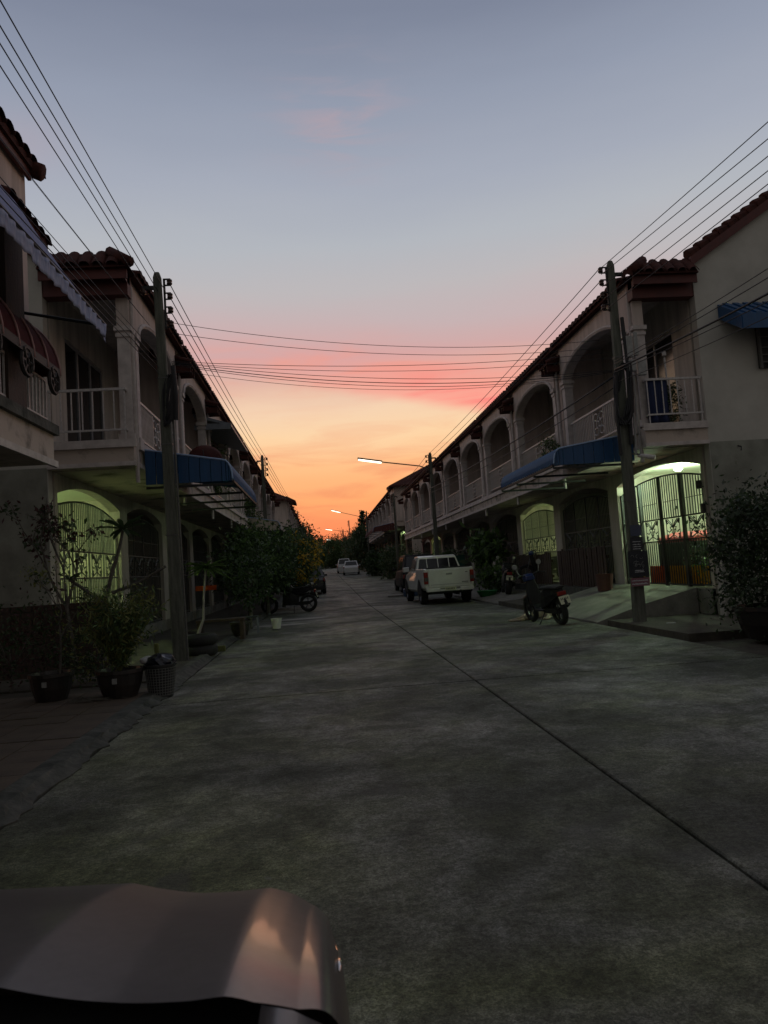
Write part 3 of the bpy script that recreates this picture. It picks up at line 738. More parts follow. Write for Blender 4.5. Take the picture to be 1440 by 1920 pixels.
m = MB(Tn); m.add([(.005, -.62, 3.98)]+[(.005, -.62+.62*math.sin(PI/2*i/10), 3.98+.72*math.cos(PI/2*i/10)) for i in range(11)], [tuple(range(12))]); m.build('end_panel', 'maroon_cloth', ma)
for i in range(4):
    uc = -.21-i*.84
    m = MB(Tn); n = 14
    # scalloped valance plate with six petal holes
    ro_, zc = .21, 3.87
    for k in range(6):
        a0 = k*PI/3; 
        m.tube([(uc+.05*math.cos(a0), .02, zc+.05*math.sin(a0)), (uc+.15*math.cos(a0), .02, zc+.15*math.sin(a0))], .022, 5)
    m.tube([(uc+.155*math.cos(t), .02, zc+.155*math.sin(t)) for t in [j*2*PI/n for j in range(n+1)]], .026, 6)
    m.tube([(uc+.05*math.cos(t), .02, zc+.05*math.sin(t)) for t in [j*2*PI/n for j in range(n+1)]], .016, 6)
    m.build('rosette', 'black_iron', ma)
m = MB(Tn); m.box(-2.94, 0, .0, .03, 3.96, 4.06); m.build('valance', 'black_iron', ma)

# blue fabric awning, upper left
fa = empty('fabric_awning', (-2.6, 9.5, 0), 'long blue fabric awning with frilled white valance reaching over the upper left', 'awning')
def fab(s_, t_):      # s along street (0 near .. 1 far), t from wall to edge; far end cut at a slant
    y = -6.0 + (6.15-1.15*(1-t_))*s_; x = -.58+.58*t_; z = 5.70-1.0*t_-.05*math.sin(PI*t_)
    return (x+.006*math.sin(s_*60), y, z)
fm = MB(); fm.grid(fab, 60, 6)
fo = fm.build('canopy', 'fabric_blue', fa, smooth=True)
so_ = fo.modifiers.new('s', 'SOLIDIFY'); so_.thickness = .006
def val(s_, t_):
    y = -6.0+6.15*s_; sc = .5+.5*abs(math.sin(s_*PI*22))
    return (.004+.010*math.sin(s_*190+t_*2)+.006*math.sin(s_*77), y, 4.70-t_*(.15+.035*sc+.012*math.sin(s_*31)))
vm = MB(); vm.grid(val, 260, 4); vo = vm.build('valance', 'valance', fa, smooth=True); so_ = vo.modifiers.new('s', 'SOLIDIFY'); so_.thickness = .004
m = MB(); m.tube([(0, -6, 4.71), (0, .2, 4.71)], .016, 6); m.build('front_bar', 'grey_iron', fa)
m = MB(); m.tube([(-1.35, -.9, 4.66), (.0, .12, 4.68)], .02, 6); m.build('arm', 'black_iron', fa)
m = MB(); m.add([(0, .15, 4.70), (0, .155, 4.46), (-.02, .0, 4.60), (-.05,.15,4.72)], [(0,1,2),(0,2,3),(0,3,1)]); m.build('flap', 'valance', fa)

# ------------------------------------------------------------------ corrugated awnings
def corr_awning(side, y0, y1, xo, zo, xi, zi, label, name='sheet_awning', endcap=True, mt='blue_sheet'):
    P = empty(name, (xo, y0, zo), label, 'awning'); m = MB(); n = int((y1-y0)/.075); K = 12
    ze = zi-(zi-zo)*.42
    def aprof(t):
        if t < .6: q = t/.6; return (xi-xo)*(1-.9*q), zi-zo-(zi-ze)*q
        a = (t-.6)/.4*PI/2; return (xi-xo)*.1*(1-math.sin(a)), (ze-zo)*math.cos(a)
    secs = []
    for i in range(n+1):
        y = (y1-y0)*i/n; off = .012*(1 if i % 2 else -1)
        sec = []
        for k in range(K+1):
            t = k/K; # from wall (0) to edge (1): gently sloping, then curling down
            x, z = aprof(t)
            sec.append((x + (-side)*off*t, y, z+off))
        secs.append(sec)
    m.loft(secs, closed=False); o = m.build('sheet', mt, P); s_ = o.modifiers.new('s', 'SOLIDIFY'); s_.thickness = .004
    if endcap:
        pts = [(aprof(k/K)[0], .0, aprof(k/K)[1]) for k in range(K+1)]
        for k in range(K):
            a, b = pts[k], pts[k+1]; m = MB()
            g_ = .006*(1 if xi > xo else -1)
            m.hexa([(a[0]-g_, -.012+.004*(k%2), -.03), (b[0]+g_, -.012+.004*(k%2), -.03), (b[0]+g_, .006, -.03), (a[0]-g_, .006, -.03), (a[0]-g_, -.012, a[2]-.01), (b[0]+g_, -.012, b[2]-.01), (b[0]+g_, .006, b[2]-.01), (a[0]-g_, .006, a[2]-.01)])
            m.build('end_panel', mt, P)
        m = MB(); m.tube([(p[0], -.02, p[2]+.005) for p in pts], .014, 6); m.build('edge_trim', 'blue_edge', P)
    m = MB()
    for t in (0, .33, .66, 1): y = (y1-y0)*t; m.box(min(0, xi-xo), max(0, xi-xo), y-.02 if t else .02, y+.02 if t else .05, -.10, -.06)
    m.box(-.02, .02, .03, y1-y0, -.06, -.02)
    m.build('frame', 'black_iron', P)
    return P
corr_awning(1, 13.75, 17.9, 4.48, 3.10, 6.08, 3.60, 'long blue corrugated awning jutting over the right forecourt')
corr_awning(-1, 12.72, 17.2, -1.42, 3.02, -2.86, 3.58, 'long blue corrugated awning behind the left electricity pole')
m = MB(); 
gc = empty('sheet_canopy', (-2.9, 20.4, 5.5), 'grey metal sheet canopy fixed at the eave of a left house', 'canopy')
m.hexa([(-.35,0,.28),(.65,0,-.02),(.65,4.6,-.02),(-.35,4.6,.28),(-.35,0,.36),(.65,0,.05),(.65,4.6,.05),(-.35,4.6,.36)]); m.build('sheet', 'grey_sheet', gc)
m = MB(); m.box(-.33,.64,-.02,-.002,-.10,.06); m.build('end_board', 'grey_sheet', gc)
# satellite dish
ds = empty('satellite_dish', (-2.33, 15.9, 3.62), 'dark red mesh satellite dish lying tilted above the left blue awning', 'satellite dish')
m = MB(); m.lathe([(0.02,0),(.12,.01),(.24,.05),(.33,.11),(.37,.15)], 24); d = m.build('bowl', 'dark_red', ds, smooth=True); d.location = (0,0,.16); d.rotation_euler = (R(-50), R(-8), 0)
d.modifiers.new('s', 'SOLIDIFY').thickness = .008; d.scale = (1, 1, 1)
m = MB(); m.tube([(0,.1,-.1),(0,.05,.2)], .02, 8); m.build('mast', 'grey_iron', ds)
m = MB(); m.tube([(0,0,.16),(0,-.25,.42)], .008, 5); m.build('feed_arm', 'grey_iron', ds)
# lower canopies further down
corr_awning(-1, 30.5, 36.5, -1.6, 3.2, -2.9, 3.75, 'weathered pinkish sheet awning over the left bushes', mt='stained')
corr_awning(1, 61, 72, 4.3, 4.35, 6.1, 5.0, 'dark red sheet awning under the far right row', mt='dark_red')

# ------------------------------------------------------------------ poles and wires
def pole(X, y, z0, top, label, lean=(0,0), rack=-1, detail=True):
    P = empty('electricity_pole', (X, y, z0), label, 'pole', 'concrete electricity poles along the street')
    h = top-z0; lx, ly = lean
    m = MB()
    w0, w1 = .108, .066
    m.loft([[(-w+lx*t, -w*.8+ly*t, t*h), (w+lx*t, -w*.8+ly*t, t*h), (w+lx*t, w*.8+ly*t, t*h), (-w+lx*t, w*.8+ly*t, t*h)] for t, w in ((-.05,w0),(.5,(w0+w1)/2),(.985,w1),(1,w1*.6))])
    m.build('shaft', 'pole', P, bevel=.02)
    m = MB(); m.box(lx+rack*.10-.005, lx+rack*.10+.03, -.015, .015, h-.98, h-.12); rk = m.build('rack', 'black_iron', P)
    for k in range(4):
        zz = h-.18-k*.24
        m = MB(); m.box(lx+min(rack*.1, rack*.22), lx+max(rack*.1, rack*.22), -.02, .02, zz+.045, zz+.06); m.box(lx+min(rack*.1, rack*.22), lx+max(rack*.1, rack*.22), -.02, .02, zz-.06, zz-.045)
        m.build('bracket', 'black_iron', rk)
        m = MB(); m.lathe([(.02,-.045),(.045,-.04),(.048,-.012),(.028,0),(.048,.012),(.045,.04),(.02,.045)], 10, (lx+rack*.20, 0, zz)); m.build('insulator', 'insulator', rk, smooth=True)
    if detail:
        m = MB(); m.box(lx+min(0,-rack*.26), lx+max(0,-rack*.26), -.03, .03, h-.30, h-.24); m.build('crossarm', 'black_iron', P)
        m = MB(); m.lathe([(.02,-.05),(.05,-.04),(.03,0),(.05,.04),(.02,.05)], 10, (lx-rack*.24, 0, h-.33)); m.build('insulator', 'insulator', P, smooth=True)
        m = MB()
        for zz in (h*.32, h*.55, h*.72): 
            w = w0+(w1-w0)*zz/h; m.box(lx*zz/h-w-.006, lx*zz/h+w+.006, -w*.8-.006, w*.8+.006, zz, zz+.02)
        m.build('bands', 'grey_iron', P)
    return P
pl = pole(-2.38, 12.5, 0, 6.56, 'leaning concrete electricity pole at the left kerb beside the blue awning', lean=(-.10, 0), rack=1)
m = MB(); m.tube([(.13,-.04,.0),(.09,-.05,2.6),(.06,-.05,4.6)], .018, 8); m.build('conduit', 'grey_iron', pl)
m = MB()
for k in range(7):
    a = k*.9; m.tube([(.02+.1*math.cos(a+t*1.7), -.1+.05*math.sin(a+t*1.3), 4.35+.55*math.sin(t*2.2+a)*.8) for t in [i*.35 for i in range(9)]], .014, 5)
m.tube([(.13,-.12,4.0),(.15,-.14,4.4),(.12,-.13,4.9)], .04, 8)
m.build('cable_tangle', 'cable', pl)
pr = pole(5.72, 13.35, .12, 6.86, 'dark concrete electricity pole with posters at the right apron', lean=(.05, 0), rack=-1)
m = MB()
for k in range(9):
    a = k*.8; m.tube([(.03+.17*math.cos(a+t*1.5), -.12+.07*math.sin(a+t*1.1), 4.15+.75*math.sin(t*1.9+a)*.8) for t in [i*.35 for i in range(9)]], .018, 5)
m.tube([(.10,-.10,3.2),(.12,-.14,4.0),(.16,-.12,4.7),(.14,-.1,5.6)], .035, 8); m.tube([(-.12,-.10,3.0),(-.13,-.12,3.8),(-.08,-.12,4.5)], .03, 8)
m.build('cable_tangle', 'cable', pr)
for (a, b, z0_, z1_, mt) in ((.16,.28,4.95,5.35,'grey_box'), (.30,.38,4.98,5.42,'grey_box'), (.17,.31,4.68,4.90,'grey_box'), (.34,.50,4.60,4.88,'grey_box')):
    m = MB(); m.box(a, b, -.16, -.08, z0_-.12, z1_-.12); m.build('cable_box', mt, pr, bevel=.008)
m = MB(); m.tube([(.2,-.1,4.6),(.19,-.1,3.3),(.17,-.1,3.0)], .02, 8); m.tube([(.26,-.1,4.5),(.24,-.1,3.4)], .015, 8); m.build('conduit', 'grey_box', pr)
cc = empty('security_camera', (5.93, 13.2, 3.05), 'small white security camera fixed high on the right pole', 'camera')
m = MB(); m.tube([(0,.05,.05),(.08,-.05,.02),(.22,-.16,-.03)], [.03,.045,.045], 10); m.build('body', 'white_metal', cc, smooth=True)
m = MB(); m.tube([(-.08,.1,.10),(.02,.0,.06)], .018, 6); m.build('mount', 'grey_iron', cc)
# posters, printed sheets wrapped on the shaft
def sheet(x0, x1, z0_, z1_, mt, label, marks=()):
    P = empty('poster', (5.72, 13.2, z0_), label, 'poster')
    m = MB(); y = -.018; m.box(x0, x1, y, y+.004, 0, z1_-z0_); m.build('sheet', mt, P)
    mk = MB()
    for (a, b, c, d) in marks: mk.box(a, b, y-.003, y-.001, c, d)
    if marks: mk.build('print', 'white_paper', P)
    return P
rn = random.Random(3)
def script_marks(x0, x1, zs, h):
    out = []
    for z in zs:
        x = x0
        while x < x1-.012:
            w = rn.uniform(.008, .022); out.append((x, min(x+w, x1), z, z+h*rn.uniform(.5, 1))); x += w+rn.uniform(.004, .009)
    return out
sheet(-.10, .11, 1.62, 1.82, 'poster_blue', 'faded blank bluish sheet, topmost paper on the right pole')
sheet(-.12, .12, 1.36, 1.60, 'poster_dark', 'dark sheet of small printed lines below the bluish paper', script_marks(-.08, .08, [.02,.06,.10,.15], .016))
sheet(-.19, .19, .88, 1.35, 'poster_dark', 'large black poster with curly lettering on the right pole', script_marks(-.08, .09, [.08,.105], .022))
mk = MB()
for k in range(16):
    a = rn.uniform(-.11,.11); b = rn.uniform(.16,.38); r_ = rn.uniform(.012,.03); t0_ = rn.uniform(0,6)
    mk.tube([(5.72+a+r_*math.cos(t0_+t), 13.174, .88+b+r_*math.sin(t0_+t)) for t in [i*.5 for i in range(8)]], .0028, 4)
o = mk.build('lettering', 'grey_box', None)
for c_ in bpy.data.objects:
    if c_.get('label', '').startswith('large black poster'): o.parent = c_; o.location = (-5.72, -13.2, -.88)
sheet(-.17, .18, .71, .86, 'poster_red', 'narrow reddish banner, lowest sheet on the right pole', script_marks(-.15, .16, [.03,.09], .03))

def lamp_arm(P, y, base, tip, e, label=None, tube_n=1.15):
    lm = empty('street_lamp', base, label, 'street lamp', 'lit fluorescent street lamps over the road')
    B = Vector(base); Tt = Vector(tip)-B
    d = Tt.normalized()
    m = MB(); m.tube([(0,0,-.25), (-.12,0,-.02), tuple(d*.5+Vector((0,0,.04))), tuple(Tt)], .028, 8); m.build('arm', 'grey_iron', lm, smooth=True)
    a = Tt; b = Tt+d*tube_n
    m = MB(); m.tube([tuple(a+Vector((0,0,.03))), tuple(b+Vector((0,0,.03)))], .045, 6); m.build('housing', 'grey_iron', lm)
    m = MB(); m.tube([tuple(a+d*.04+Vector((0,0,-.035))), tuple(b-d*.04+Vector((0,0,-.035)))], .042, 8); m.build('tube', 'tube_light', lm)
    return lm
pole(5.35, 34.5, gz(34.5), 6.60, 'concrete pole with the nearest street lamp, above the pickup', rack=-1)
lamp_arm(None, 34.5, (5.3, 34.45, 5.85), (3.05, 34.3, 6.24), 1, 'nearest street lamp, long white tube above the pickup')
pole(5.5, 54.2, gz(54.2), 6.75, 'concrete pole standing between the two right-hand rows', rack=-1)
pole(5.5, 87, gz(87), 8.1, 'concrete pole carrying the second street lamp beyond the far right row', rack=-1)
lamp_arm(None, 87, (5.35, 87, 7.25), (2.5, 86.9, 8.1), 1, 'second street lamp, small tube above the white cars')
lamp_arm(None, 120, (4.5, 118, 7.3), (1.9, 117, 7.75), 1, 'third street lamp, short glowing tube low in the orange sky')
lamp_arm(None, 150, (4.5, 150, 7.2), (2.3, 150, 7.55), 1, 'farthest street lamp, glowing just over the tree tops')
pole(4.6, 118, gz(118), 9.2, 'thin concrete pole beside the far conifer', rack=-1, detail=False)
pole(4.6, 150, 2, 9.6, 'thinnest concrete pole at the end of the street', rack=-1, detail=False)
pole(-2.4, 33.6, gz(33), 6.75, 'concrete pole in front of the far left roof end', rack=1)
pole(-2.5, 86, gz(86), 8.5, 'thin pole rising above the far left trees, the nearer one', rack=1, detail=False)
pole(-2.5, 108, gz(108), 8.6, 'thin pole rising above the far left trees, the farther one', rack=1, detail=False)

def wire(p, q, sag, r, label, group, n=22):
    m = MB(); p = Vector(p); q = Vector(q)
    pts = [tuple(p.lerp(q, t) - Vector((0,0,sag*4*t*(1-t)))) for t in [i/n for i in range(n+1)]]
    m.tube(pts, r, 5); o = m.build('power_line', 'cable', None, smooth=True); tag(o, label, 'wire', group); return o
G1 = 'parallel wires running overhead at the upper left'; G2 = 'parallel wires running overhead at the upper right'
G3 = 'wires along the left row'; G4 = 'wires along the right row'; G5 = 'wires strung across the street'
for x, w_ in ((-2.68,'leftmost'), (-2.56,'second from the left'), (-2.47,'third from the left'), (-2.35,'rightmost')): wire((x, -22, 6.30), (x, 12.5, 6.22), .08, .0065, w_+' of the four thick parallel wires crossing the upper left sky', G1, 40)
wire((-2.75, -20, 5.6), (-2.62, 12.4, 5.62), .35, .0045, 'thin wire in the sky above the fabric awning at upper left', G1, 40)
wire((-2.95, -20, 5.7), (-2.72, 12.4, 5.75), .30, .003, 'thin wire passing just beside the near left tiled roof end', G1, 40)
for k in range(4): wire((-3.0+.08*k, -20, 5.3-.12*k), (-2.5, 12.4, 5.1-.1*k), .30, .0045+.0006*k, ('highest','second','third','lowest')[k]+' of the dark service wires over the near left awnings', 'service wires over the left awnings', 40)
for k, (y0_, z0_) in enumerate(((8.02,6.35),(8.05,6.16),(8.09,5.965),(8.11,5.80),(8.14,5.65))):
    ze_ = (6.72, 6.60, 6.36, 6.12, 5.90)[k]; sl_ = (ze_-z0_)/(13.3-y0_)
    wire((5.58, 13.35, ze_), (5.54, -2, z0_-sl_*(y0_+2)), .05, .0065, ('topmost','second','middle','fourth','lowest')[k]+' of the five parallel wires crossing the upper right sky', G2, 30)
for k, (za, zb, r_) in enumerate(((4.75,4.35,.016),(4.70,4.15,.007),(4.85,4.75,.007),(4.90,5.0,.006),(4.5,4.0,.006))):
    wire((5.65, 13.3, za), (5.6, -3, zb), .30, r_, ('thick black cable slanting over the right end wall','thin cable just under the thick one on the right end wall','thin wire just above the thick cable on the right end wall','highest wire crossing the right end wall under the gable','lowest wire crossing the right end wall below the blue awning')[k], 'cables across the right end wall', 30)
for k in range(4):
    z = 6.34-.24*k
    wire((-2.27, 12.5, z), (-2.2, 33.6, 6.57-.24*k), .10, .008, ('top','second','third','lowest')[k]+' of four wires from the left pole insulators down the street', G3)
    wire((-2.2, 33.6, 6.57-.24*k), (-2.3, 86, 8.3-.24*k), .2, .010, ('top','second','third','lowest')[k]+' of four far wires beyond the second left pole', G3)
    if k < 3: wire((5.52, 13.35, 6.68-.24*k), (5.15, 34.5, 6.42-.24*k), .12, .008, ('top','middle','lowest')[k]+' of three wires from the right poster pole down the street', G4)
    if k < 3: wire((5.15, 34.5, 6.42-.24*k), (5.3, 54.2, 6.57-.24*k), .12, .010, ('top','middle','lowest')[k]+' of three wires from the nearest lamp pole to the next pole', G4)
wire((5.6, 13.3, 4.6), (5.25, 34.5, 4.9), .12, .018, 'thick dark cable slanting down before the right balconies', 'cables before the right balconies')
wire((5.6, 13.3, 4.4), (5.25, 34.5, 4.7), .16, .010, 'thinner cable slanting down before the right balconies', 'cables before the right balconies')
wire((-2.27, 12.5, 5.68), (5.45, 13.4, 5.35), .26, .005, 'upper of the two highest wires strung across the street', G5, 30)
wire((-2.27, 12.5, 5.50), (5.45, 13.4, 5.20), .24, .005, 'lower of the two highest wires strung across the street', G5, 30)
for k, (za, zb, sg, r_) in enumerate(((5.02,5.08,.16,.005),(5.00,4.98,.20,.0045),(5.00,4.74,.22,.005),(4.98,4.72,.28,.007),(4.96,4.70,.32,.005),(4.88,4.70,.34,.004))):
    wire((-2.3, 12.5, za), (5.6, 13.3, zb), sg, r_, ('top','second','third','fourth','fifth','lowest')[k]+' wire of the lower bundle strung across the pink sky', G5+' in a bundle', 30)

# ------------------------------------------------------------------ plants
def leaf_mesh(name, mats, pts, size, parent=None, droop=.3, aspect=.45, nrm=None, loc=(0,0,0), kind='stuff'):
    pts = np.asarray(pts, float); n = len(pts)
    d = RNG.normal(size=(n,3)); d[:,2] -= droop; d /= np.linalg.norm(d, axis=1)[:,None]
    u = RNG.normal(size=(n,3)); u -= (u*d).sum(1)[:,None]*d; u /= np.linalg.norm(u, axis=1)[:,None]
    s = size*RNG.uniform(.5, 1.6, size=(n,1))
    a = pts; b = pts+d*s*.5+u*s*aspect*.5; c = pts+d*s; e = pts+d*s*.5-u*s*aspect*.5
    V = np.stack([a,b,c,e], 1).reshape(-1,3); me = bpy.data.meshes.new(name)
    me.vertices.add(4*n); me.vertices.foreach_set('co', V.ravel()); me.loops.add(4*n); me.loops.foreach_set('vertex_index', np.arange(4*n, dtype=np.int32))
    me.polygons.add(n); me.polygons.foreach_set('loop_start', np.arange(0,4*n,4, dtype=np.int32)); me.polygons.foreach_set('loop_total', np.full(n,4, dtype=np.int32))
    for m_ in mats: me.materials.append(MATS[m_])
    if len(mats) > 1: me.polygons.foreach_set('material_index', RNG.integers(0, len(mats), n).astype(np.int32))
    me.update(); me.validate(); o = bpy.data.objects.new(name, me); COL.objects.link(o); o.location = loc
    if parent: o.parent = parent
    if kind: o['kind'] = kind
    return o
def clumps(center, rad, k, per, spread, shell=.55):
    out = []
    for i in range(k):
        v = RNG.normal(size=3); v /= np.linalg.norm(v); r = RNG.uniform(shell, 1)**.7*(1.22 if RNG.uniform() < .15 else 1)
        c_ = np.array(center)+v*np.array(rad)*r
        out.append(c_+RNG.normal(size=(max(6, int(per*RNG.uniform(.35,1.65))),3))*spread*RNG.uniform(.4,1.5))
    return np.concatenate(out)
def tree(name, base, h, crown_c, crown_r, label, k=40, per=90, spread=.3, size=.12, mats=('leaf','leaf_dry'), trunk_r=.08, branches=6, cat='tree', group=None):
    P = empty(name, base, label, cat, group)
    m = MB(); cc_ = Vector(crown_c)
    m.tube([(0,0,0), (cc_.x*.3, cc_.y*.3, h*.5), (cc_.x*.8, cc_.y*.8, h)], [trunk_r, trunk_r*.8, trunk_r*.5], 8)
    for i in range(branches):
        a = i*2.4; e = cc_+Vector((math.cos(a)*crown_r[0]*.7, math.sin(a)*crown_r[1]*.7, random.uniform(-.3,.7)*crown_r[2]))
        s_ = Vector((cc_.x*.6, cc_.y*.6, h*random.uniform(.6,.95))); m.tube([tuple(s_), tuple(s_.lerp(e,.5)+Vector((0,0,.1))), tuple(e)], [trunk_r*.4, trunk_r*.25, trunk_r*.1], 5)
    m.build('trunk', 'bark', P)
    leaf_mesh('crown', mats, clumps(crown_c, crown_r, k, per, spread), size, P, kind=None)
    return P
def pot(loc, r, h, label, mt='pot_dark', name='plant_pot'):
    m = MB(); m.lathe([(0,0),(r*.72,0),(r*.92,h*.45),(r,h*.86),(r*1.07,h*.88),(r*1.07,h),(r*.93,h),(r*.9,h*.88),(0,h*.86)], 20)
    o = m.build(name, mt, None, loc, smooth=False); tag(o, label, 'plant pot'); return o
# left bushes: masses between the pole and the motorcycle
BG = 'leafy shrubs along the left houses'
tree('flowering_shrub', (-1.6, 30, .05), 1.4, (.25, 0, 1.75), (1.25, 1.7, 1.0), 'rounded shrub speckled with yellow flowers above the parked motorcycle', k=60, per=110, spread=.22, size=.13, mats=('leaf','leaf','leaf_light'), group=BG, cat='shrub')
P = [o for o in bpy.data.objects if o.name == 'flowering_shrub'][0]
leaf_mesh('flowers', ('flower','flower','leaf_dry'), clumps((.75, -.5, 1.8), (.75, 1.5, .85), 46, 30, .12, .8), .12, P, kind=None)
tree('shrub', (-1.9, 25.5, .05), 1.5, (0, 0, 1.7), (1.0, 1.4, 1.05), 'dense dark shrub left of the flowering one', k=60, per=100, spread=.22, size=.12, mats=('leaf','leaf','leaf_light'), group=BG, cat='shrub')
tree('shrub', (-2.2, 22.5, .05), 1.4, (0, 0, 1.7), (.65, 1.0, .95), 'tall dark shrub reaching up to the pinkish awning', k=50, per=100, spread=.22, size=.12, mats=('leaf','leaf_light'), group=BG, cat='shrub')
tree('shrub', (-1.85, 19, .05), 1.2, (0, 0, 1.35), (.5, .7, .7), 'slim-stemmed shrub in front of the dark shrubs', k=20, per=60, spread=.18, size=.11, mats=('leaf','leaf'), trunk_r=.035, group=BG, cat='shrub')
tree('shrub', (-2.4, 35, .1), 1.6, (0, 0, 2.3), (1.3, 2, 1.2), 'green shrub under the weathered pinkish awning', k=50, per=90, spread=.25, size=.14, mats=('leaf','leaf_light'), group=BG, cat='shrub')
tree('shrub', (-1.8, 42, .25), 1.6, (0, 0, 2.0), (1.6, 3, 1.3), 'shrub behind the flowering one, at the bend of the left kerb', k=50, per=90, spread=.3, size=.16, mats=('leaf','leaf_light'), group=BG, cat='shrub')
tree('shrub', (-2.2, 52, .4), 2.0, (0, 0, 2.4), (1.6, 3, 1.4), 'shrub below the far left rooftops', k=50, per=90, spread=.3, size=.18, mats=('leaf','leaf'), group=BG, cat='shrub')
tree('tree', (-2.6, 100, 1.2), 3.5, (0, 0, 4.2), (1.5, 3, 2.2), 'dark tree beside the thin poles at the left of the glow', k=60, per=90, spread=.4, size=.3, mats=('leaf','leaf'))
tree('tree', (-3.2, 82, 1.0), 2.2, (0, 0, 3.0), (1.7, 3, 2.0), 'low dark tree at the foot of the far left row', k=60, per=90, spread=.4, size=.25, mats=('leaf','leaf'))
# end of street trees
for i, (x, y, r_, h_, lb) in enumerate(((-2.5, 140, 3.0, 3.3, 'bushy tree at the street end, leftmost below the glow'), (.8, 150, 3.6, 4.3, 'round tree closing the street under the last lamp'), (4.3, 152, 3.0, 3.8, 'bushy tree at the street end above the white cars'),
                                      (-7, 145, 4, 4.5, 'tree behind the far left rooftops at the street end'), (7.5, 140, 2.8, 4.6, 'dark tree filling the gap right of the street end'))):
    tree('tree', (x, y, 2.0), h_*.6, (0, 0, h_*.72), (r_, 3, h_*.72), lb, k=90, per=110, spread=.5, size=.32, mats=('leaf','leaf_light'), group='trees closing the end of the street')
tree('tree', (5.6, 101, 1.4), 3, (0, 0, 2.8), (1.4, 3, 2.6), 'dark leafy tree beside the far right row, behind the pole', k=70, per=100, spread=.4, size=.28, mats=('leaf','leaf'))
tree('tree', (5.0, 112, 1.5), 3, (0, 0, 2.5), (1.5, 3, 2.3), 'dark leafy tree left of the far right pole', k=70, per=100, spread=.4, size=.28, mats=('leaf','leaf'))
# low wall and hedge closing the street
bw = empty('boundary_wall', (0, 158, 2.0), 'low pale wall closing the far end of the street under the trees', 'wall')
for k in range(16):
    m = MB(); m.box(-24+k*3+.03, -21+k*3-.03, -.1, .1, -.4, 1.5); m.build('panel', 'paint_grey', bw)
    m = MB(); m.box(-24+k*3-.12, -24+k*3+.12, -.14, .14, -.4, 1.65); m.build('pillar', 'paint_grey', bw)
tag(leaf_mesh('hedge', ('leaf','leaf_dark','leaf_light'), clumps((0,0,1.3), (16, 1.6, 1.3), 260, 60, .6, .1), .38, None, loc=(0,161,2.2)), 'long low hedge behind the wall at the end of the street', kind='stuff')
# conifer
cf = empty('conifer_tree', (6.2, 108, 1.4), 'spiky tiered conifer silhouetted against the orange sky', 'tree')
m = MB(); m.tube([(0,0,0),(0,0,8.2)], [.15,.03], 6); m.build('trunk', 'bark', cf)
pts = []
for z in np.arange(3.0, 8.0, .55):
    L = (8.4-z)*.42
    for a in np.arange(0, 6.28, .7):
        for t in np.linspace(.1, 1, 16): pts += [(L*t*math.cos(a+z), L*t*math.sin(a+z), z+.25*t+random.uniform(-.05,.05))]*2
leaf_mesh('crown', ('leaf',), np.array(pts)+RNG.normal(size=(len(pts),3))*.05, .28, cf, kind=None)
# bare twigs tree at far right pole
bt = empty('bare_tree', (3.9, 120, 1.5), 'bare twiggy tree beside the thin far pole', 'tree'); m = MB(); m.tube([(0,0,0),(0,0,5)], [.12,.06], 6)
for k in range(16):
    a = random.uniform(0,6.28); z = random.uniform(3.5,5); m.tube([(0,0,z),(math.cos(a)*.5,math.sin(a)*.5,z+.8),(math.cos(a)*.8,math.sin(a)*.8,z+random.uniform(1.2,2.2))], [.06,.04,.015], 4)
m.build('branches', 'bark', bt)
# right-hand plants behind the pickup
RG = 'plants along the right pavement'
tree('potted_palm', (6.3, 28.3, .12), 1.2, (0, 0, 1.75), (.5, .6, .5), 'palm-like plant between the pickup and the board fence', k=22, per=26, spread=.2, size=.30, mats=('leaf','leaf_light'), trunk_r=.04, group=RG, cat='plant')
tree('shrub', (6.3, 27.3, .12), .5, (0, 0, .55), (.6, .7, .45), 'low shrub beside the green basin right of the pickup', k=30, per=60, spread=.14, size=.12, mats=('leaf','leaf_light'), trunk_r=.03, group=RG, cat='shrub')
tree('shrub', (5.9, 46, .3), .8, (0, 0, .8), (.7, 2.5, .7), 'dark shrub left of the parked black car', k=60, per=80, spread=.3, size=.16, mats=('leaf','leaf'), group=RG, cat='shrub')
tree('shrub', (5.5, 57, .5), 1.0, (0, 0, 1.1), (.8, 2.5, .9), 'dark shrub under the red awning of the far row', k=60, per=80, spread=.3, size=.18, mats=('leaf','leaf'), group=RG, cat='shrub')
tree('shrub', (5.0, 70, .7), 1.0, (0, 0, 1.1), (.7, 2.5, .9), 'dark shrub just right of the white cars', k=60, per=80, spread=.3, size=.2, mats=('leaf','leaf'), group=RG, cat='shrub')
tree('shrub', (6.5, 38, .2), 1.0, (0, 0, 1.1), (.5, 1.0, .7), 'leafy shrub by the lit porch column behind the pickup', k=40, per=60, spread=.2, size=.14, mats=('leaf','leaf_light'), group=RG, cat='shrub')
# right foreground shrub in clay pot
pot((6.35, 10.2, .0), .52, .46, 'large dark pot under the big shrub at the right edge', 'pot_dark')
tree('shrub', (6.35, 10.2, .4), 1.0, (.25, .1, .80), (.95, .8, .88), 'big sprawling shrub at the right edge of the street', k=110, per=110, spread=.17, size=.07, mats=('leaf_dark','leaf'), trunk_r=.05, branches=12, cat='shrub')
tree('shrub', (7.5, 9.6, .0), 1.0, (0, 0, 1.2), (1.0, .8, 1.2), 'dark shrub behind the big one, cut by the right edge', k=90, per=110, spread=.2, size=.08, mats=('leaf_dark','leaf_dark'), trunk_r=.04, branches=8, cat='shrub')
tree('shrub', (6.5, 8.3, .0), .3, (0, 0, .45), (.85, .7, .5), 'low dark scrub at the foot of the big right shrub', k=60, per=80, spread=.13, size=.06, mats=('leaf','leaf'), trunk_r=.03, branches=5, cat='shrub')

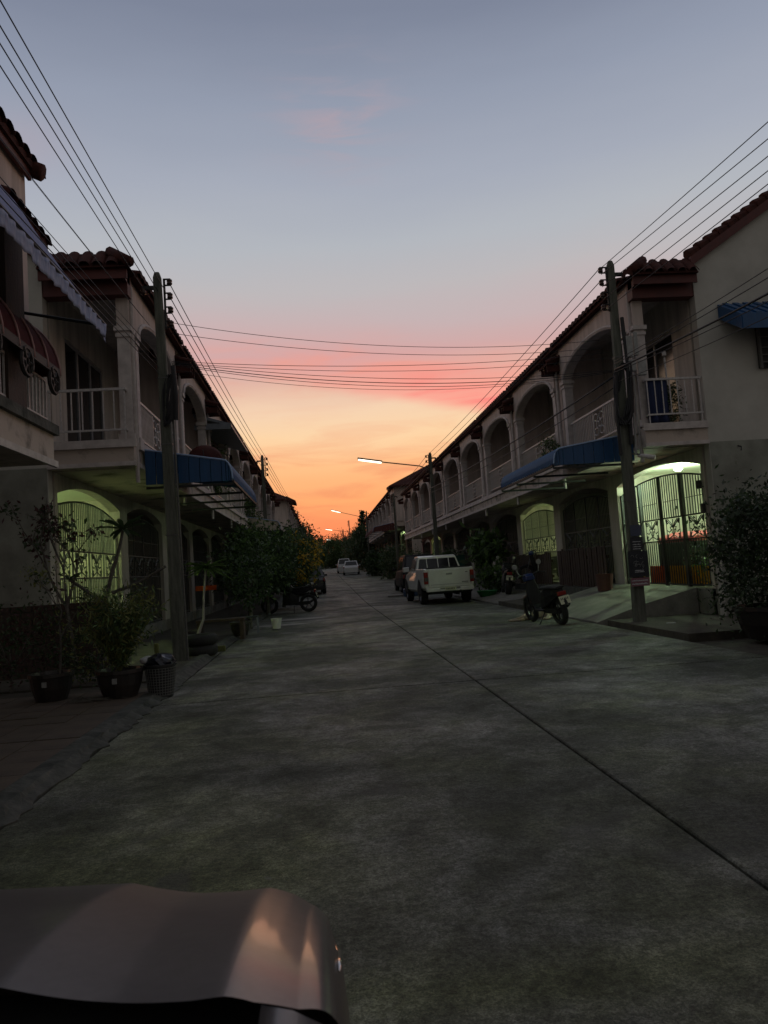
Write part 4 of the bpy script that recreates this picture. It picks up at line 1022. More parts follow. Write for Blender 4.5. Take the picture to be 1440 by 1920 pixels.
# left foreground plants
def branchy(name, base, label, segs, cat, mt='bark', leaves=None, lm=('leaf_red',), ls=.06, ln=6, lspread=.05):
    P = empty(name, base, label, cat); m = MB(); tips = []
    def grow(p, d, L, r, dep):
        q = p+d*L; mid = p.lerp(q, .5)+Vector((random.uniform(-1,1), random.uniform(-1,1), random.uniform(-1,1)))*L*.06
        m.tube([tuple(p), tuple(mid), tuple(q)], [r, r*.85, r*.7], 5); tips.append(q); tips.append(mid)
        if dep > 0:
            for _ in range(random.choice((2,3))):
                nd = (d+Vector((random.uniform(-1,1), random.uniform(-.8,.8), random.uniform(-.25,.75)))*.75).normalized(); grow(q, nd, L*random.uniform(.6,.85), r*.62, dep-1)
    grow(Vector((0,0,0)), Vector(segs[0]).normalized(), segs[1], segs[2], segs[3])
    m.build('branches', mt, P)
    if ln:
        pts = np.concatenate([np.array(t)[None]+RNG.normal(size=(ln,3))*lspread for t in tips[len(tips)//4:]]); leaf_mesh('leaves', lm, pts, ls, P, kind=None)
    return P
random.seed(11)
branchy('bougainvillea', (-3.35, 10.4, .35), 'bare bougainvillea with dark red leaves against the left end wall', ((-.12,0,1), .75, .035, 4), 'plant', lm=('leaf_red','leaf'), ls=.07, ln=5)
random.seed(5)
branchy('dry_bush', (-3.15, 9.2, .35), 'thin stemmed bush in the dark pot at the lower left', ((.05,0,1), .42, .016, 4), 'plant', lm=('leaf_dry','leaf'), ls=.05, ln=3)
def stick_plant(base, h, n, label):
    P = empty('grass_plant', base, label, 'plant'); m = MB(); pts = []
    for k in range(n):
        a = random.uniform(0, 6.28); sp_ = random.uniform(.15, .55)*h; hh = h*random.uniform(.45, 1.0)
        p = [(0,0,0), (math.cos(a)*sp_*.35, math.sin(a)*sp_*.35, hh*.55), (math.cos(a)*sp_, math.sin(a)*sp_, hh)]
        m.tube(p, [.007,.005,.002], 4)
        for t in np.linspace(.25, 1, 14): pts.append((p[2][0]*t*t, p[2][1]*t*t, hh*t))
    m.build('stems', 'leaf_dry', P); leaf_mesh('leaves', ('leaf_dry','leaf_light','leaf'), np.repeat(np.array(pts), 3, 0)+RNG.normal(size=(len(pts)*3,3))*.035, .075, P, kind=None, aspect=.22)
stick_plant((-2.42, 9.05, .34), 1.0, 120, 'wispy dry yellow-green plant in the glazed pot at the left')
for (x, y, r_, lb) in ((-3.25, 9.2, .24, 'dark glazed pot with a silver sticker at the lower left'), (-2.42, 9.05, .26, 'dark glazed pot with a yellow sticker next to the mesh bin')):
    p = pot((x, y, .06), r_, .32, lb)
    m = MB(); m.box(-.022, .028, -r_*.985-.012, -r_*.95-.003, .18, .24); m.build('sticker', 'grey_box', p)
# hedge-like dark mass behind pots and the low wall
m = MB()
lw = empty('garden_wall', (-3.3, 11.6, 0), 'low dark brick garden wall behind the pots on the left', 'wall')
bk = None
for j in range(11):
    for i in range(18):
        x0_ = -.24-i*.31+(j % 2)*.15
        if bk is None:
            m = MB(); m.box(-.148, .148, -.07, .07, 0, .088); bk = m.build('brick', 'dark_wood', lw, (x0_, random.uniform(-.004,.004), .06+j*.098))
        else: inst(bk, lw, (x0_, random.uniform(-.004,.004), .06+j*.098))
m = MB(); m.box(-5.7, 0, -.055, .055, 0, 1.13); m.build('mortar', 'kerb', lw)
tree('shrub', (-3.0, 10.4, .05), .4, (0, 0, .5), (.55, .45, .55), 'dark tangled shrub between the two dark pots', k=24, per=80, spread=.1, size=.05, mats=('leaf','leaf_dry','leaf'), trunk_r=.02, branches=8, cat='shrub')
tree('shrub', (-4.1, 10.2, .05), .4, (0, 0, .6), (.8, .45, .6), 'dark brownish shrub at the left picture edge', k=26, per=80, spread=.12, size=.05, mats=('leaf','leaf_red','leaf'), trunk_r=.02, branches=8, cat='shrub')
# frangipani
fp = empty('frangipani_tree', (-2.88, 10.6, .05), 'bare-stemmed frangipani with a fan of long leaves before the lit left gate', 'tree')
m = MB()
m.tube([(.12,0,0),(.02,0,.55),(-.12,0,1.05),(-.02,0,1.45),(.10,0,1.80),(.16,0,2.06)], [.045,.04,.034,.028,.024,.02], 7)
m.tube([(-.12,0,1.05),(-.42,0,1.30),(-.60,.05,1.42)], [.03,.025,.02], 6); m.tube([(-.02,0,1.2),(.35,0,1.32),(.72,0,1.52)], [.026,.02,.018], 6)
m.build('trunk', 'bark', fp)
def longleaf(P, c, n, L, w, mt='leaf', up=.35, name='leaf'):
    for k in range(n):
        a = k*2.399; el = up+random.uniform(-.5,.45); l_ = L*random.uniform(.75,1.1)
        d = Vector((math.cos(a)*math.cos(el), math.sin(a)*math.cos(el), math.sin(el))); sdir = d.cross(Vector((0,0,1))).normalized()
        m = MB(); V = []
        for t, ww in ((0,.25),(.25,.8),(.55,1),(.8,.75),(1,.05)):
            p = Vector(c)+d*l_*t-Vector((0,0,.22*l_*t*t)); V += [tuple(p+sdir*w*ww*.5+Vector((0,0,.02))), tuple(p-Vector((0,0,.0))), tuple(p-sdir*w*ww*.5+Vector((0,0,.02)))]
        F = []
        for i in range(4):
            for j in range(2): F.append((i*3+j, i*3+j+1, i*3+j+4, i*3+j+3))
        m.add(V, F); m.build(name, mt, P)
longleaf(fp, (.16,0,2.06), 15, .40, .075)
longleaf(fp, (-.60,.05,1.42), 6, .2, .05)
pp = empty('palm_plant', (-2.26, 13.6, .35), 'small drooping palm-like plant on a thin pale stem by the tyre planter', 'plant')
m = MB(); m.tube([(-.02,0,0),(.10,0,.30),(.13,0,.75),(.19,0,1.18)], [.035,.022,.018,.016], 7); m.build('trunk', 'pale_grey', pp)
longleaf(pp, (.19,0,1.20), 34, .44, .06, 'leaf_light', up=.15)
# tyre planter
tp = empty('tyre_planter', (-2.2, 13.3, .05), 'black tyre planter at the foot of the left pole', 'planter')
for k, z in enumerate((.09, .27)):
    m = MB(); m.lathe([(.17,-.085),(.27,-.09),(.31,-.05),(.31,.05),(.27,.09),(.17,.085),(.15,0),(.17,-.085)], 26, (0,0,z)); m.build('tyre', 'rubber', tp, smooth=True)
m = MB(); m.lathe([(0,.30),(.17,.28)], 20); m.build('soil', 'soil', tp)
# yellow-green blocks beside
m = MB(); m.box(-.09,.09,-.05,.05,0,.10); tag(m.build('cement_block', 'leaf_dry', None, (-1.86, 13.4, .08), bevel=.01), 'small yellow-painted block by the kerb beside the tyre planter', 'block')
m = MB(); m.box(-.03,.03,-.03,.03,0,.36); tag(m.build('marker_post', 'leaf_dry', None, (-2.62, 11.9, .06), bevel=.01), 'short yellow marker post left of the leaning pole', 'post')
# mesh waste basket
wb = empty('waste_basket', (-1.98, 9.15, .01), 'black and white mesh laundry basket full of rubbish bags at the kerb', 'basket')
m = MB(); m.lathe([(0,0),(.135,0),(.14,.01),(.175,.36),(.195,.365),(.195,.385),(.172,.385),(.132,.02),(0,.02)], 28); m.build('tub', 'bin_black', wb)
m = MB()
for k in range(30):
    a = k*2*PI/30; m.tube([(.1445*math.cos(a), .1445*math.sin(a), .03), (.180*math.cos(a), .180*math.sin(a), .34)], .0032, 4)
for z in np.linspace(.03, .34, 11):
    r_ = .1445+(.180-.1445)*(z-.03)/.31; m.tube([(r_*math.cos(t), r_*math.sin(t), z) for t in [j*2*PI/24 for j in range(25)]], .0032, 4)
m.build('mesh', 'bin_white', wb)
def bag(name, loc, r, mt, label, sq=(1,1,.6)):
    bm = bmesh.new(); bmesh.ops.create_icosphere(bm, subdivisions=3, radius=r)
    for v in bm.verts:
        n_ = math.sin(v.co.x*40+v.co.y*23)*math.sin(v.co.z*37+v.co.x*11); v.co *= 1+.13*n_; v.co.x *= sq[0]; v.co.y *= sq[1]; v.co.z *= sq[2]
    me = bpy.data.meshes.new(name); bm.to_mesh(me); bm.free(); me.materials.append(MATS[mt]); o = bpy.data.objects.new(name, me); COL.objects.link(o); o.location = loc; tag(o, label, 'bag'); return o
bag('rubbish_bag', (-1.97, 9.15, .42), .16, 'bag', 'dark blue rubbish bag bulging out of the mesh basket')
bag('plastic_bag', (-2.13, 9.2, .44), .085, 'white_paper', 'crumpled white plastic bag on the left rim of the basket', (1.2,.8,.6))
# dry twigs and hose on the ground
m = MB()
for k in range(16):
    x = random.uniform(-3.0,-2.65); y = random.uniform(8.7,9.1); a = random.uniform(-.5,.5); L = random.uniform(.15,.4)
    m.tube([(x,y,.075),(x+L*math.cos(a)*.5,y+L*math.sin(a)*.5,.09),(x+L*math.cos(a),y+L*math.sin(a),.072)], .005, 4)
tag(m.build('dry_twigs', 'bark'), 'dry twigs lying on the tiles between the two dark pots', 'twigs')
# balcony plants left
tree('hanging_plant', (-3.05, 21.5, 3.66), .4, (.1, .3, .75), (.38, .9, .5), 'leafy plant hanging over the third left balcony rail', k=34, per=70, spread=.12, size=.09, mats=('leaf_light','leaf'), trunk_r=.02, branches=4, cat='plant')
tree('hanging_plant', (-2.95, 30.6, 3.66), .3, (.1, .3, .4), (.4, 1.0, .35), 'small plant trailing from a farther left balcony', k=20, per=60, spread=.12, size=.10, mats=('leaf_light','leaf'), trunk_r=.02, branches=4, cat='plant')
tree('potted_plant', (6.55, 13.45, 3.64), .3, (.15, .0, .42), (.26, .12, .35), 'dark bushy plant on the near right balcony', k=24, per=60, spread=.07, size=.05, mats=('leaf','leaf'), trunk_r=.015, branches=4, cat='plant')
tree('potted_plant', (6.1, 18.3, 3.64), .3, (-.1, .2, .45), (.25, .4, .25), 'small spilling plant on the second right balcony', k=16, per=50, spread=.08, size=.06, mats=('leaf','leaf_light'), trunk_r=.015, branches=4, cat='plant')

# small things on the left pavement
b_ = MB(); b_.lathe([(0,0),(.10,0),(.135,.24),(.145,.25),(.13,.25),(.1,.03),(0,.03)], 18); tag(b_.build('bucket', 'plate_white', None, (-1.22, 18.9, .02)), 'white plastic bucket in front of the parked motorcycle', 'bucket')
st_ = empty('stool', (-1.75, 17.6, .05), 'small pale blue metal stool under the left shrubs', 'stool')
m = MB(); m.box(-.2,.2,-.15,.15,.36,.39); m.build('seat', 'dark_box', st_)
for sx in (-.19,.19):
    for sy in (-.14,.14): m = MB(); m.box(sx-.012,sx+.012,sy-.012,sy+.012,0,.36); m.build('leg', 'grey_sheet', st_)
for (x, y, sx, sy, r_, lb) in ((-1.15, 20.3, .75, .14, .1, 'pale flat patch on the road beside the bucket'), (-.75, 22.4, .8, .18, .08, 'longer pale flat streak below the motorcycle')):
    m = MB(); m.add([(x+sx*math.cos(t)*(1+.15*math.sin(3*t)), y+sy*math.sin(t)*(1+.2*math.cos(2*t))*2.4, .004) for t in [i*2*PI/16 for i in range(16)]], [tuple(range(16))]); o = m.build('pale_patch', 'pale_grey'); tag(o, lb, kind='structure')  # pale flat outlines laid just above the road surface
for (x, y, lb) in ((-2.7, 15.2, 'round dark pot just right of the leaning pole'), (-1.9, 17.0, 'squat pot under the slim-stemmed shrub')):
    pot((x, y, .06), .22, .3, lb)
tk = empty('timber_bench', (-2.2, 16.2, .05), 'dark low bench under the left shrubs', 'bench'); m = MB(); m.box(-.5,.5,-.2,.2,.4,.45); m.build('seat', 'dark_wood', tk)
for sx in (-.44,.44): m = MB(); m.box(sx-.04,sx+.04,-.18,.18,0,.4); m.build('leg', 'dark_wood', tk)
bp_ = MB(); bp_.box(-.25,.18,-.01,.01,0,.10); tag(bp_.build('name_board', 'orange_panel', None, (-2.42, 16.0, 1.12)), 'faded orange panel hanging in the dark left carport', 'board')

# ------------------------------------------------------------------ right pavement furniture
def board_fence(y0, y1, x, z0, z1, label, mt='dark_wood'):
    P = empty('board_fence', (x, y0, z0), label, 'fence'); n = int((y1-y0)/.19)
    m = MB(); m.box(.03,.07,0,y1-y0,.25,.33); m.box(.03,.07,0,y1-y0,z1-z0-.3,z1-z0-.22); m.build('rail', mt, P)
    for k in range(n):
        w = .145; h_ = (z1-z0)*random.uniform(.95,1.03); m = MB(); m.box(-.012,.012,-w/2,w/2,random.uniform(0,.04),h_); o = m.build('board', mt, P, (random.uniform(-.006,.006), .1+k*(y1-y0)/n, 0)); o.rotation_euler = (random.uniform(-.02,.02),0,0)
board_fence(18.3, 22.2, 7.12, .45, 1.52, 'first brown board fence, behind the red bucket')
board_fence(22.9, 26.7, 7.12, .45, 1.48, 'second board fence, dark and gapped, under the yellow-green gate')
m = MB(); m.box(6.95,7.26,18.2,26.9,.05,.46); tag(m.build('plinth', 'kerb'), 'low cement plinth carrying the two board fences', 'plinth')
rb = MB(); rb.lathe([(0,0),(.17,0),(.21,.40),(.225,.41),(.20,.41),(.16,.02),(0,.02)], 20); tag(rb.build('bucket', 'pot_clay', None, (6.75, 17.6, .44)), 'red plastic bucket standing upturned before the brown board fence', 'bucket')
gb = MB(); gb.lathe([(0,0),(.25,0),(.38,.20),(.40,.20),(.36,.19),(.23,.02),(0,.02)], 20); tag(gb.build('basin', 'green_basket', None, (5.75, 26.2, .10)), 'green plastic basin on the pavement right of the pickup', 'basin')
m = MB(); m.box(-.35,.35,-.02,.02,0,1.45); tag(m.build('green_screen', 'green_panel', None, (6.35, 34.8, .25)), 'dark green screen panel above the pickup bed', 'screen')
bx = MB(); bx.box(-.3,.3,-.25,.25,0,.32); tag(bx.build('storage_box', 'blue_box', None, (3.75, 32.5, .05), bevel=.02), 'dark blue storage box left of the pickup', 'box')
bx = MB(); bx.box(-.35,.35,-.2,.2,0,.08); tag(bx.build('kerb_block', 'pale_grey', None, (3.15, 33.0, .05), bevel=.02), 'pale cement block beside the blue box', 'block')
m = MB(); m.box(-.07,.07,-.03,.03,0,.012); tag(m.build('paper_scrap', 'white_paper', None, (5.95, 12.6, .062)), 'white paper scrap at the foot of the right pole', 'paper')
# things inside the lit carport
vc = empty('vendor_cart', (8.25, 15.9, .56), 'dark green cart with a rounded red top inside the lit carport', 'cart')
m = MB(); m.box(-.5,.5,-.8,.8,.10,.92); m.build('body', 'dark_box', vc, bevel=.04)
m = MB(); m.loft([[(-.52,-.84,.92),(.52,-.84,.92),(.52,.84,.92),(-.52,.84,.92)],[(-.50,-.78,1.04),(.50,-.78,1.04),(.50,.78,1.04),(-.5,.78,1.04)],[(-.32,-.45,1.14),(.32,-.45,1.14),(.32,.45,1.14),(-.32,.45,1.14)]]); m.build('top', 'red_roof', vc, bevel=.03)
for sy in (-.5,.5): m = MB(); m.lathe([(.06,-.03),(.16,-.03),(.16,.03),(.06,.03)], 16, (-.52,sy,.16), 'x'); m.build('wheel', 'rubber', vc)
gk = MB(); gk.lathe([(0,0),(.14,0),(.17,.42),(.18,.43),(.16,.42),(.13,.02),(0,.02)], 16); tag(gk.build('crate_basket', 'green_basket', None, (7.75, 14.85, .56)), 'tall green basket inside the lit gate', 'basket')
tree('potted_plant', (7.75, 14.85, .9), .1, (0, 0, .22), (.22, .3, .18), 'dark flowering plant rising from the green basket', k=18, per=30, spread=.05, size=.06, mats=('leaf','leaf_red'), trunk_r=.01, branches=3, cat='plant')
tree('potted_plant', (7.7, 14.1, .6), .3, (0, 0, .55), (.28, .3, .5), 'thin-leaved plant behind the right end of the lit gate', k=24, per=24, spread=.07, size=.07, mats=('leaf','leaf_light'), trunk_r=.01, branches=8, cat='plant')
gate0 = [o for o in hr0.children if o.name.startswith('gate')][0]
for (a, b, mt, lb) in ((.42,1.22,'yellow_panel','yellow ribbed panel'), (1.30,2.20,'yellow_panel',None), (2.28,3.15,'orange_panel','orange ribbed panel'), (3.25,4.1,'yellow_panel','yellow ribbed panel')):
    m = MB(T); k = a
    while k < b: m.box(k, k+.05, -.20, -.185, .58, .98); m.box(k+.05, k+.09, -.196, -.190, .58, .98); k += .09
    # order along the gate: near end is local u = 0
    o = m.build('bottom_panel', mt, gate0)
    if lb: o['label'] = lb
# near right balcony: towel, door left as is
tw = MB(); tw.grid(lambda s_, t_: (6.22+.42*s_+.0*t_, 13.30+.03*math.sin(s_*14)*(.4+t_), 4.55-.85*t_), 24, 10)
o = tw.build('towel', 'towel', None, smooth=True); o.modifiers.new('s','SOLIDIFY').thickness = .006; tag(o, 'dark blue towel hung over the near right balcony rail', 'towel')
hl_ = MB(); hl_.tube([(6.78,13.55,3.7),(6.76,13.55,5.0)], .018, 6); hl_.lathe([(.0,0),(.04,.02),(.04,.09),(0,.12)], 10, (6.76,13.55,5.02)); tag(hl_.build('lamp_stick', 'white_metal'), 'pale upright pole standing on the near right balcony', 'pole')
# house number-like small boxes on pillars
for (x, y, z, w_) in ((7.27, 13.62, 2.45, 'upper'), (7.27, 13.55, 2.0, 'lower')):
    m = MB(); m.box(-.06,.0,-.05,.05,0,.16); tag(m.build('wall_box', 'black_iron', None, (x-.004, y, z)), w_+' small black box on the pillar beside the lit gate', 'box', 'small boxes on the gate pillar')

# ------------------------------------------------------------------ vehicles
def wheel(P, loc, r, w, rim='rim', name='wheel'):
    m = MB(); m.lathe([(r*.62,-w*.45),(r*.9,-w*.5),(r,-w*.32),(r,w*.32),(r*.9,w*.5),(r*.62,w*.45),(r*.6,0),(r*.62,-w*.45)], 22, (0,0,0), 'x'); t = m.build(name, 'rubber', P, loc, smooth=False)
    m = MB(); m.lathe([(0,-w*.30),(r*.18,-w*.32),(r*.55,-w*.2),(r*.62,-w*.42),(r*.62,w*.42),(r*.55,w*.2),(r*.18,w*.32),(0,w*.30)], 16, (0,0,0), 'x'); m.build('rim', rim, t)
    return t
def sect(y, hw, zb, zt, tz=.93):
    return [(-hw*.90,y,zb),(-hw*.985,y,zb+.10),(-hw,y,zb+(zt-zb)*.55),(-hw*tz,y,zt),(hw*tz,y,zt),(hw,y,zb+(zt-zb)*.55),(hw*.985,y,zb+.10),(hw*.90,y,zb)]
def car(name, loc, rz, label, cat, L, Wd, H, paint, belt=.92, hatch=False, plate=True, group=None):
    """nose towards +Y, local origin centre on ground"""
    P = empty(name, loc, label, cat, group, rz); hw = Wd/2
    m = MB(); m.loft([sect(-L/2, hw*.86, .42, .74), sect(-L/2+.10, hw*.95, .26, belt-.03), sect(-L/2+.6, hw, .22, belt+.02), sect(0, hw, .22, belt), sect(L/2-1.1, hw*.99, .22, belt-.04), sect(L/2-.25, hw*.92, .24, belt-.22), sect(L/2, hw*.80, .34, .62)])
    m.build('body', paint, P, bevel=.03)
    y0 = -L/2+(.12 if hatch else .55); y1 = L/2-1.05
    m = MB(); m.loft([[(-hw*.90,y0,belt),(hw*.90,y0,belt),(hw*.90,y0+.02,belt+.02),(-hw*.90,y0+.02,belt+.02)],
                      [(-hw*.90,y0+.05,belt),(hw*.90,y0+.05,belt),(hw*.86,y0+.06,belt+.05),(-hw*.86,y0+.06,belt+.05)],
                      [(-hw*.92,y0+.42,belt),(hw*.92,y0+.42,belt),(hw*.70,y0+.50,H),(-hw*.70,y0+.50,H)],
                      [(-hw*.92,-.0,belt),(hw*.92,0,belt),(hw*.72,.05,H+.01),(-hw*.72,.05,H+.01)],
                      [(-hw*.92,y1-.5,belt),(hw*.92,y1-.5,belt),(hw*.68,y1-.75,H-.04),(-hw*.68,y1-.75,H-.04)],
                      [(-hw*.90,y1,belt-.02),(hw*.90,y1,belt-.02),(hw*.88,y1,belt),(-hw*.88,y1,belt)]])
    m.build('cabin', paint, P, bevel=.02)
    m = MB(); dz = H-belt
    m.hexa([(-hw*.72,y0+.10,belt+.10),(hw*.72,y0+.10,belt+.10),(hw*.62,y0+.42,H-.09),(-hw*.62,y0+.42,H-.09),(-hw*.72,y0+.06,belt+.12),(hw*.72,y0+.06,belt+.12),(hw*.62,y0+.38,H-.07),(-hw*.62,y0+.38,H-.07)]); m.build('rear_window', 'glass', P)
    for s_ in (-1,1):
        m = MB(); m.hexa([(s_*hw*.925,y0+.55,belt+.04),(s_*hw*.925,y1-.55,belt+.04),(s_*hw*.75,y1-.85,H-.10),(s_*hw*.76,y0+.62,H-.10),(s_*hw*.90,y0+.55,belt+.04),(s_*hw*.90,y1-.55,belt+.04),(s_*hw*.72,y1-.85,H-.10),(s_*hw*.72,y0+.62,H-.10)]); m.build('side_window', 'glass', P)
        m = MB(); m.box(s_*hw*.93-.12*(s_>0), s_*hw*.93+.12*(s_<0), -L/2-.01+.04, -L/2+.16, .66, .84); m.build('tail_light', 'tail_red', P, bevel=.01)
        m = MB(); m.box(min(s_*hw, s_*(hw+.16)), max(s_*hw, s_*(hw+.16)), y1-.6, y1-.5, belt, belt+.13); m.build('mirror', paint, P, bevel=.02)
        for yy_ in (-L/2+.82, L/2-.85): wheel(P, (s_*(hw-.10), yy_, .31), .31, .20)
    m = MB(); m.box(-hw*.8,hw*.8,-L/2-.0,-L/2+.12,.24,.42); m.build('bumper', 'black_iron' if paint != 'car_white' else paint, P, bevel=.02)
    if plate: m = MB(); m.box(-.17,.17,-L/2-.012,-L/2-.002,.55,.66); m.build('number_plate', 'plate_white', P)
    return P
car('parked_car', (3.05, 80, gz(80)), R(-2), 'white saloon parked at the right kerb, the nearer of the two white cars', 'car', 4.4, 1.72, 1.46, 'car_white')
car('parked_car', (2.65, 91, gz(91)), R(-2), 'taller white car just behind the white saloon far down the street', 'car', 4.3, 1.75, 1.72, 'car_white', belt=1.0, hatch=True)
car('parked_car', (4.55, 37.0, gz(37)), R(0), 'dark car mostly hidden behind the cream pickup', 'car', 4.4, 1.78, 1.75, 'bike_black', belt=1.02, hatch=True, plate=False)
car('parked_car', (-.75, 41.5, gz(41)), R(2), 'black hatchback with a red tail light beyond the left motorcycle', 'car', 4.0, 1.68, 1.5, 'car_black', hatch=True)
car('parked_car', (-.9, 47.5, gz(47)), R(2), 'dark car just showing past the black hatchback', 'car', 4.0, 1.68, 1.45, 'car_black', hatch=True, plate=False)

# pickup
pk = empty('pickup_truck', (4.18, 24.75, 0), 'cream white pickup truck parked at the right, tailgate closed', 'pickup', rz=R(1.6))
hw = .87
bd_ = MB(); bd_.loft([sect(.02,hw*.965,.52,1.19,.97), sect(.12,hw,.48,1.21,.97), sect(1.75,hw,.45,1.21,.97)]); bd_.build('bed', 'truck_white', pk, bevel=.025)
bd2 = MB(); bd2.loft([sect(1.80,hw,.40,1.12,.95), sect(3.6,hw,.38,1.10,.95), sect(4.6,hw*.97,.40,1.02,.93), sect(5.15,hw*.86,.45,.85,.9)]); bd2.build('body', 'truck_white', pk, bevel=.025)
tg = MB(); tg.box(-hw*.80,hw*.80,-.045,.018,.58,1.18); tg = tg.build('tailgate', 'truck_white', pk, bevel=.02)
m = MB(); m.box(-hw*.74,hw*.74,-.052,-.046,.66,.675); m.box(-.10,.10,-.06,-.046,.98,1.04); m.build('handle', 'grey_box', tg)
m = MB()
for k in range(5): m.box(.42+k*.045,.455+k*.045,-.051,-.046,.70,.735)
m.box(.55,.63,-.051,-.046,1.03,1.055); m.build('badge', 'grey_iron', tg)
m = MB(); m.box(-hw*.86,hw*.86,.04,1.70,1.212,1.235); m.build('bed_cover', 'rubber', pk)
for s_ in (-1,1):
    m = MB(); m.box(min(s_*hw*.82,s_*hw*.975),max(s_*hw*.82,s_*hw*.975),-.03,.12,.70,1.10); t = m.build('tail_light', 'tail_red', pk, bevel=.012)
    m = MB(); m.box(min(s_*hw*.83,s_*hw*.965),max(s_*hw*.83,s_*hw*.965),-.042,-.03,.80,.92); m.build('lens', 'lens', t)
    for yy_ in (.95, 4.15): wheel(pk, (s_*(hw-.12), yy_, .36), .36, .24)
    m = MB(); n_ = 10
    m.add([(s_*(hw+.008), .95+.46*math.cos(a), .36+.50*math.sin(a)) for a in [i*PI/n_ for i in range(n_+1)]]+[(s_*(hw+.008),.49,.36)], [tuple(range(n_+2))]); m.build('wheel_well_shade', 'rubber', pk)  # flat dark panel standing in for the shade inside the wheel well
    m = MB(); m.add([(s_*(hw+.008), 4.15+.46*math.cos(a), .36+.50*math.sin(a)) for a in [i*PI/n_ for i in range(n_+1)]]+[(s_*(hw+.008),3.69,.36)], [tuple(range(n_+2))]); m.build('wheel_well_shade', 'rubber', pk)
    m = MB(); m.box(min(s_*(hw-.03),s_*(hw+.20)),max(s_*(hw-.03),s_*(hw+.20)),3.3,3.42,1.12,1.30); m.build('mirror', 'truck_white', pk, bevel=.02)
    m = MB(); m.box(min(s_*hw,s_*(hw+.006)),max(s_*hw,s_*(hw+.006)),2.2,2.36,1.0,1.03); m.build('door_handle', 'grey_box', pk)
cb = MB(); cb.loft([[(-hw*.93,1.80,1.10),(hw*.93,1.80,1.10),(hw*.93,1.80,1.16),(-hw*.93,1.80,1.16)],[(-hw*.93,1.84,1.10),(hw*.93,1.84,1.10),(hw*.78,2.02,1.62),(-hw*.78,2.02,1.62)],
    [(-hw*.94,2.2,1.10),(hw*.94,2.2,1.10),(hw*.78,2.25,1.67),(-hw*.78,2.25,1.67)],[(-hw*.94,3.1,1.10),(hw*.94,3.1,1.10),(hw*.76,2.95,1.66),(-hw*.76,2.95,1.66)],[(-hw*.94,3.75,1.08),(hw*.94,3.75,1.08),(hw*.93,3.75,1.10),(-hw*.93,3.75,1.10)]])
cb.build('cabin', 'truck_white', pk, bevel=.03)
m = MB(); m.hexa([(-hw*.84,1.815,1.20),(hw*.84,1.815,1.20),(hw*.74,1.945,1.56),(-hw*.74,1.945,1.56),(-hw*.84,1.84,1.20),(hw*.84,1.84,1.20),(hw*.74,1.975,1.56),(-hw*.74,1.975,1.56)]); rw = m.build('rear_window', 'glass', pk)
for a in (-.40,0,.40): m = MB(); m.hexa([(a-.012,1.80,1.20),(a+.012,1.80,1.20),(a+.012,1.932,1.56),(a-.012,1.932,1.56),(a-.012,1.812,1.20),(a+.012,1.812,1.20),(a+.012,1.944,1.56),(a-.012,1.944,1.56)]); m.build('bar', 'truck_white', rw)
for s_ in (-1,1):
    m = MB(); m.hexa([(s_*hw*.945,2.15,1.17),(s_*hw*.945,3.45,1.17),(s_*hw*.80,3.05,1.57),(s_*hw*.805,2.2,1.57),(s_*hw*.91,2.15,1.17),(s_*hw*.91,3.45,1.17),(s_*hw*.77,3.05,1.57),(s_*hw*.77,2.2,1.57)]); m.build('side_window', 'glass', pk)
m = MB(); m.box(-hw*.92,-.34,-.14,-.02,.44,.56); m.box(.34,hw*.92,-.14,-.02,.44,.56); m.box(-.34,.34,-.12,-.02,.44,.50); m.build('bumper', 'truck_white', pk, bevel=.02)
m = MB(); m.box(-.18,.18,-.155,-.142,.47,.58); npl = m.build('number_plate', 'plate', pk)
m = MB(); 
for k in range(6): m.box(-.14+k*.048,-.11+k*.048,-.159,-.156,.50,.55)
m.build('characters', 'ink', npl)
m = MB(); m.box(-hw*.7,hw*.7,.0,4.5,.38,.47); m.tube([(.3,-.05,.33),(.3,.8,.33)], .03, 8); m.box(-.7,.7,.93,.98,.32,.38); m.build('underbody', 'rubber', pk)

